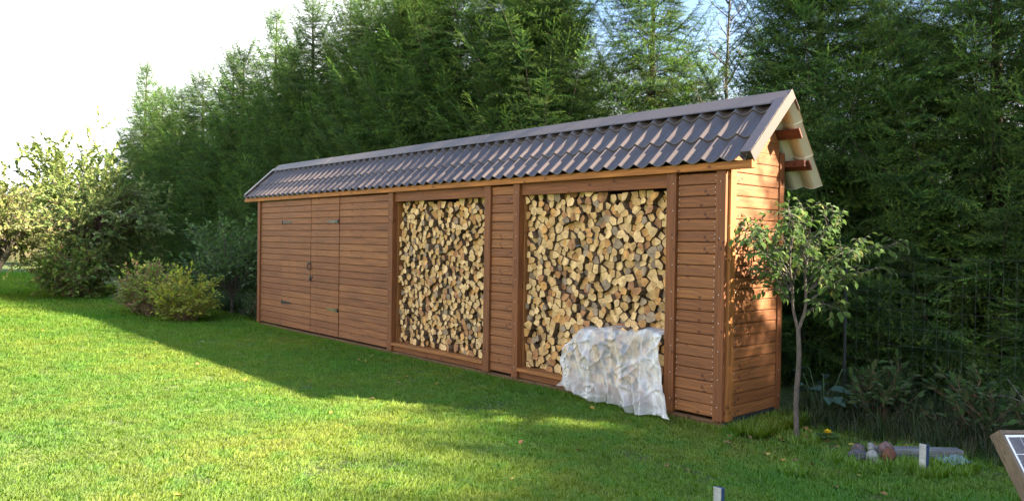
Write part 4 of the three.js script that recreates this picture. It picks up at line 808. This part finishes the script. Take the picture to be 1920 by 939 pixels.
{ // solar panel in a box frame on a stake
  const t = new THREE.Group(); t.name = numbered('solar_panel'); scene.add(t); tag(t, 'tilted small solar panel in a tan frame at the right edge of the picture', 'solar panel');
  const Aq = V(2.326, 0.653, 1.1255), ex = V(2.57, 0.634, 0.705).sub(Aq).normalize(), ey = V(2.499, 0.392, 1.238).sub(Aq), n = V().crossVectors(ey, ex).normalize(); ey.copy(V().crossVectors(ex, n)).normalize();
  if (n.y < 0) n.negate();
  t.matrixAutoUpdate = true; const mt = new THREE.Matrix4().makeBasis(ex, V().crossVectors(n, ex), n).setPosition(Aq); t.applyMatrix4(mt);
  const sgn = V().crossVectors(n, ex).dot(ey) > 0 ? 1 : -1, W = 0.52, H = 0.44, fr = 0.020, dp = 0.075, tan = std({ color: lin(0.26, 0.175, 0.105), roughness: 0.6, map: mottle });
  const Y = (a, b) => [Math.min(sgn * a, sgn * b), Math.max(sgn * a, sgn * b)];
  const box = (x0, x1, a, b, z0, z1) => { const [y0, y1] = Y(a, b), g = new RoundedBoxGeometry(x1 - x0, y1 - y0, z1 - z0, 1, 0.002); g.translate((x0 + x1) / 2, (y0 + y1) / 2, (z0 + z1) / 2); return g; };
  for (const q of [[0, fr, 0, H], [W - fr, W, 0, H], [fr + 0.0005, W - fr - 0.0005, 0, fr], [fr + 0.0005, W - fr - 0.0005, H - fr, H]]) part(t, 'frame_rail', box(q[0], q[1], q[2], q[3], -dp, 0), tan);
  part(t, 'back_plate', box(fr + 0.001, W - fr - 0.001, fr + 0.001, H - fr - 0.001, -0.030, -0.010), std({ color: lin(0.80, 0.80, 0.80), roughness: 0.35 }));
  const cell = new THREE.MeshPhysicalMaterial({ color: lin(0.018, 0.022, 0.055), roughness: 0.25, clearcoat: 1, clearcoatRoughness: 0.05 });
  const cg = box(0, 0.072, 0, 0.090, -0.0095, -0.0085);
  for (let i = 0; i < 6; i++) for (let j = 0; j < 4; j++) { const c = part(t, 'solar_cell', cg, cell); c.position.set(0.042 + i * 0.075, sgn * (0.036 + j * 0.094), 0); }
  const leg = tube([V(2.52, -0.05, 0.85), V(2.52, 0.38, 0.85)], 0.018, 0.018, 10); const lm = part(t, 'post', leg, M.steel); lm.applyMatrix4(mt.clone().invert());
}
{ // yellow flower
  const t = thing('yellow_flower', 'single yellow flower among low leaves right of the young tree', 'flower', [0.70, 0, -0.40]), r = rng(4), pet = leafGeo(0.045, 0.034, 0.2, 0.2), ym = leafMat(0.75, 0.50, 0.02, 0.25);
  part(t, 'stem', tube([V(0, 0, 0), V(0.01, 0.06, 0)], 0.003, 0.002, 5), std({ color: lin(0.08, 0.14, 0.03) }));
  for (let i = 0; i < 9; i++) { const m = part(t, 'petal', pet, ym); m.position.set(0.01, 0.062, 0); m.rotation.set(0, i * 0.7, 0.5 + 0.5 * (i % 2)); }
  for (let i = 0; i < 7; i++) { const m = part(t, 'leaf', LEAF.big, leafMat(0.07, 0.14, 0.035, 0.3)); m.position.set((r() - 0.5) * 0.1, 0.03, (r() - 0.5) * 0.1); m.rotation.set(0, r() * 6.3, 0.3 + r() * 0.4); m.scale.setScalar(1.1); }
}
{ // broad bluish leaves at the foot of the hedge
  const t = thing('broad_leaved_plant', 'broad-leaved bluish green plant in the shade between shed and hedge', 'plant', [0.36, 0, -1.05]), r = rng(19), lf = leafGeo(0.16, 0.12, 0.15, 0.5), lmB = leafMat(0.06, 0.12, 0.09, 0.25);
  for (let i = 0; i < 16; i++) { const a = r() * 6.283, h = 0.12 + 0.36 * r(), q = V(Math.cos(a) * 0.14 * r() * 2, h, Math.sin(a) * 0.14 * r() * 2); part(t, 'stem', tube([V(0, 0, 0), q.clone().multiplyScalar(0.6), q], 0.005, 0.003, 4), std({ color: lin(0.07, 0.12, 0.05) })); const m = part(t, 'leaf', lf, lmB); m.position.copy(q); m.rotation.set((r() - 0.5) * 0.6, -a, 0.2); m.scale.setScalar(0.7 + 0.5 * r()); }
}
// wire mesh fence in front of the hedge at the right
{
  const t = thing('wire_fence', 'thin wire mesh fence in the shade before the hedge at the right', 'fence', [0, 0, -1.62]), g = [], wire = std({ color: lin(0.10, 0.11, 0.11), roughness: 0.6 });
  for (let x = 0.3; x < 4.4; x += 0.10) { const c = new THREE.CylinderGeometry(0.0007, 0.0007, 1.45, 4); c.translate(x, 0.75, 0); g.push(c); }
  for (let y = 0.05; y < 1.5; y += 0.16) { const c = new THREE.CylinderGeometry(0.0007, 0.0007, 4.1, 4); c.rotateZ(Math.PI / 2); c.translate(2.33, y, 0.003); g.push(c); }
  stuff(part(t, 'wire_mesh', mergeGeometries(g), wire));
  for (const x of [0.28, 2.05, 4.42]) { const c = new THREE.CylinderGeometry(0.014, 0.014, 1.5, 10); c.translate(x, 0.72, -0.02); part(t, 'post', c, std({ color: lin(0.025, 0.03, 0.025), roughness: 0.9 })); }
}
{ // dead twigs sticking out of the bank
  const tw = thing('dead_branch', 'bare grey dead branch leaning out of the hedge behind the solar panel', 'branch', [1.95, 0, -0.75]);
  part(tw, 'branch', mergeGeometries([tube(curve([V(0.35, 0.0, 0.2), V(0.15, 0.35, 0.05), V(-0.12, 0.62, -0.15)], 8), 0.008, 0.003, 5), tube(curve([V(0.05, 0.47, -0.02), V(-0.08, 0.5, -0.05), V(-0.22, 0.49, -0.06)], 5), 0.004, 0.002, 4), tube(curve([V(0.33, 0.2, 0.18), V(0.26, 0.5, 0.1), V(0.2, 0.75, 0.02)], 6), 0.006, 0.003, 4)]), twigGrey);
}

// ---------------------------------------------------------------- grass
function tuft(seed, blades, h, spread, w) {
  const r = rng(seed), P = [], N = [], C = [], I = [];
  for (let b = 0; b < blades; b++) {
    const a = r() * 6.283, o = V((r() - 0.5) * spread, 0, (r() - 0.5) * spread), hh = h * (0.55 + 0.6 * r()), d = V(Math.cos(a), 0, Math.sin(a)), s = V(-d.z, 0, d.x).multiplyScalar(w / 2 * (0.7 + 0.6 * r())), bend = 0.25 + 0.75 * r(), v = 0.8 + 0.4 * r(), base = P.length / 3;
    const q = (t) => o.clone().addScaledVector(d, hh * bend * t * t * 0.8).add(V(0, hh * t * (1 - 0.28 * bend * t), 0));
    const dry = r() < 0.03;
    [[0, 1], [0.5, 0.85], [1, 0]].forEach(([t, k]) => { const p = q(t); for (const e of k ? [-1, 1] : [0]) { P.push(p.x + s.x * e * k, p.y, p.z + s.z * e * k); N.push(d.x * 0.35, 0.95, d.z * 0.35); C.push(...(dry ? [1.5 * v, 1.02 * v, 1.8 * v] : [v * lerp(0.9, 1.08, t), v, v])); } });
    I.push(base, base + 1, base + 2, base + 1, base + 3, base + 2, base + 2, base + 3, base + 4);
  }
  const g = new THREE.BufferGeometry(); g.setAttribute('position', new THREE.Float32BufferAttribute(P, 3)); g.setAttribute('normal', new THREE.Float32BufferAttribute(N, 3)); g.setAttribute('color', new THREE.Float32BufferAttribute(C, 3)); g.setIndex(I); return g;
}
const grassMat = new THREE.MeshPhysicalMaterial({ color: lin(1, 1, 1), vertexColors: true, side: THREE.DoubleSide, roughness: 1, specularIntensity: 0.12, transmission: 0.42, thickness: 0, ior: 1.4 });
{
  const r = rng(2024), lists = [[], [], [], []], GN = (x, z, s, o) => fbm(x * s + o, z * s + o * 1.7, 0, 3);
  const inShed = (x, z) => x > -9.5 && x < 0.03 && z < 0.025 && z > -0.95;
  const add = (k, x, z, s, c, dy = 0) => lists[k].push([x, z, s, c, r() * 6.283, dy]);
  const lawnColor = (x, z) => {
    const a = GN(x, z, 0.55, 31), b = GN(x, z, 2.3, 7), c = GN(x, z, 6.5, 3), stripe = 0.5 + 0.5 * Math.sin((x * 0.34 + z * 0.94) * 3.3 + 1.1 * a);
    const dryness = clamp(0.27 + 1.3 * (a - 0.5) + 0.9 * (b - 0.5) + 0.20 * stripe), deep = sstep(0.52, 0.70, c) * 0.6;
    const v = (0.9 + 0.5 * (c - 0.5)) * (0.9 + 0.2 * r());
    return [lerp(lerp(0.215, 0.430, dryness), 0.120, deep) * v, lerp(lerp(0.445, 0.515, dryness), 0.345, deep) * v, lerp(lerp(0.018, 0.036, dryness), 0.016, deep) * v];
  };
  // lawn, ever sparser and coarser with distance from the spectator
  for (let i = 0, n = 1700000; i < n; i++) {
    const d = 3.2 + 32 * Math.pow(r(), 1.45), a = -1.75 + 1.95 * r() - 0.0;                       // azimuth about the viewing side
    const x = CAM.x + Math.sin(a) * d, z = CAM.z - Math.cos(a) * d;
    if (z > 7.5 || z < -1.4 || x > 3.4 || x < -33 || inShed(x, z)) continue;
    if (z < -0.9 + 0.6 * GN(x, z, 0.8, 2) && x < 0.1) continue;
    const bare = x > 0.6 && z < 1.9 ? sstep(0.47, 0.62, GN(x, z, 1.7, 55)) * 0.75 : sstep(0.66, 0.76, GN(x, z, 2.6, 90)) * 0.7;
    if (r() < bare || r() > 0.46) continue;
    const c = lawnColor(x, z);
    const big = sstep(5, 34, d), s = lerp(0.85, 3.4, big) * (0.75 + 0.5 * r()) * (1 + 0.35 * (GN(x, z, 3.1, 12) - 0.5));
    add(r() < 0.84 ? 0 : r() < 0.25 ? 1 : 2, x, z, s, c);
  }
  // longer grass along the plinth, round the tree, stones and posts
  for (let i = 0; i < 9000; i++) { const x = -9.9 + 10.1 * r(), z = 0.03 + 0.16 * r() * r(); add(1, x, z, (0.7 + 0.8 * r()) * (1 - z * 2), lawnColor(x, z)); }
  for (let i = 0; i < 2500; i++) { const x = 0.04 + 0.3 * r(), z = -0.9 + 0.95 * r(); add(1, x, z, 1.1 + 0.9 * r(), lawnColor(x, z)); }
  for (const [cx, cz, n, sp] of [[0.53, -0.23, 70, 0.16], [1.2, 0.02, 260, 0.3], [1.55, -0.06, 120, 0.14], [1.45, -0.35, 300, 0.35], [0.97, 0.66, 50, 0.09], [1.13, 1.84, 60, 0.12]]) for (let i = 0; i < n; i++) { const a = r() * 6.283, q = sp * Math.sqrt(r()); add(1, cx + q * Math.cos(a), cz + q * Math.sin(a), 1.0 + 0.8 * r(), lawnColor(cx, cz)); }
  // rank dry grass on the strip before the hedge
  for (let i = 0; i < 1900; i++) { const x = 0.1 + 3.6 * r(), z = -0.65 - 1.25 * r(); if (r() < 0.35 && z > -0.9) continue; const v = 0.7 + 0.6 * r(), dry = r() < 0.4; add(3, x, z, 0.3 + 0.75 * r() * r() + 0.2 * (z < -1 ? 1 : 0), dry ? [0.19 * v, 0.15 * v, 0.045 * v] : [0.085 * v, 0.14 * v, 0.022 * v]); }
  for (let i = 0; i < 3500; i++) { const x = -19 + 9.2 * r(), z = -1.6 + 1.2 * r(); const v = 0.7 + 0.6 * r(); add(3, x, z, 0.4 + 0.6 * r(), [0.08 * v, 0.12 * v, 0.03 * v]); }
  // reeds and dry meadow far off at the left
  for (let i = 0; i < 9000; i++) { const x = -46 - 30 * r(), z = -10 + 34 * r(); const v = 0.8 + 0.5 * r(); add(3, x, z, 1.8 + 1.8 * r(), r() < 0.6 ? [0.48 * v, 0.40 * v, 0.22 * v] : [0.25 * v, 0.26 * v, 0.09 * v]); }
  const geos = [tuft(1, 11, 0.026, 0.060, 0.0036), tuft(2, 8, 0.060, 0.04, 0.0040), tuft(3, 9, 0.020, 0.06, 0.0065), tuft(4, 12, 0.36, 0.10, 0.005)];
  const names = [['lawn_grass', 'short mown sunlit lawn grass covering the ground before the shed', 'grass'], ['long_grass', 'longer unmown grass blades along the plinth and round posts', 'grass'], ['clover', 'low broad clover leaves scattered through the mown lawn', 'clover'], ['rank_grass', 'tall rank half-dry grass before the hedge and in the far meadow', 'grass']];
  { // fallen leaves on the lawn
    const n = 110, g = leafGeo(0.05, 0.032, 0.35, 0.3), im = new THREE.InstancedMesh(g, leafMat(1, 1, 1, 0.2), n), mm = new THREE.Matrix4(), qq = new THREE.Quaternion(), cc = new THREE.Color();
    for (let i = 0; i < n; i++) { let x = -12 + 14 * r(), z = 0.1 + 5 * r() * r(); if (i < 45) { x = 0.1 + 1.2 * r(); z = -0.7 + 1.2 * r(); } qq.setFromEuler(new THREE.Euler((r() - 0.5) * 0.8, r() * 6.283, (r() - 0.5) * 0.8)); const k = 0.7 + 0.6 * r(); mm.compose(V(x, 0.022 + 0.012 * r(), z), qq, V(k, k, k)); im.setMatrixAt(i, mm); cc.setRGB(...[[0.42, 0.26, 0.05], [0.30, 0.15, 0.06], [0.50, 0.38, 0.08], [0.22, 0.13, 0.06]][i % 4]); im.setColorAt(i, cc); }
    im.name = 'fallen_leaves'; im.castShadow = im.receiveShadow = true; scene.add(im); stuff(tag(im, 'few yellow and brown fallen leaves scattered over the lawn', 'leaves'));
  }
  const m = new THREE.Matrix4(), q = new THREE.Quaternion(), e = new THREE.Euler(), c = new THREE.Color();
  lists.forEach((list, k) => {
    const im = new THREE.InstancedMesh(geos[k], grassMat, list.length);
    list.forEach(([x, z, s, col, a], i) => { e.set((r() - 0.5) * 0.3, a, (r() - 0.5) * 0.3); q.setFromEuler(e); m.compose(V(x, 0, z), q, V(s, s * (0.8 + 0.4 * r()), s)); im.setMatrixAt(i, m); c.setRGB(...col); im.setColorAt(i, c); });
    im.name = names[k][0]; im.castShadow = im.receiveShadow = true; scene.add(im); stuff(tag(im, names[k][1], names[k][2])); console.log(names[k][0], list.length);
  });
}

renderer.render(scene, camera);
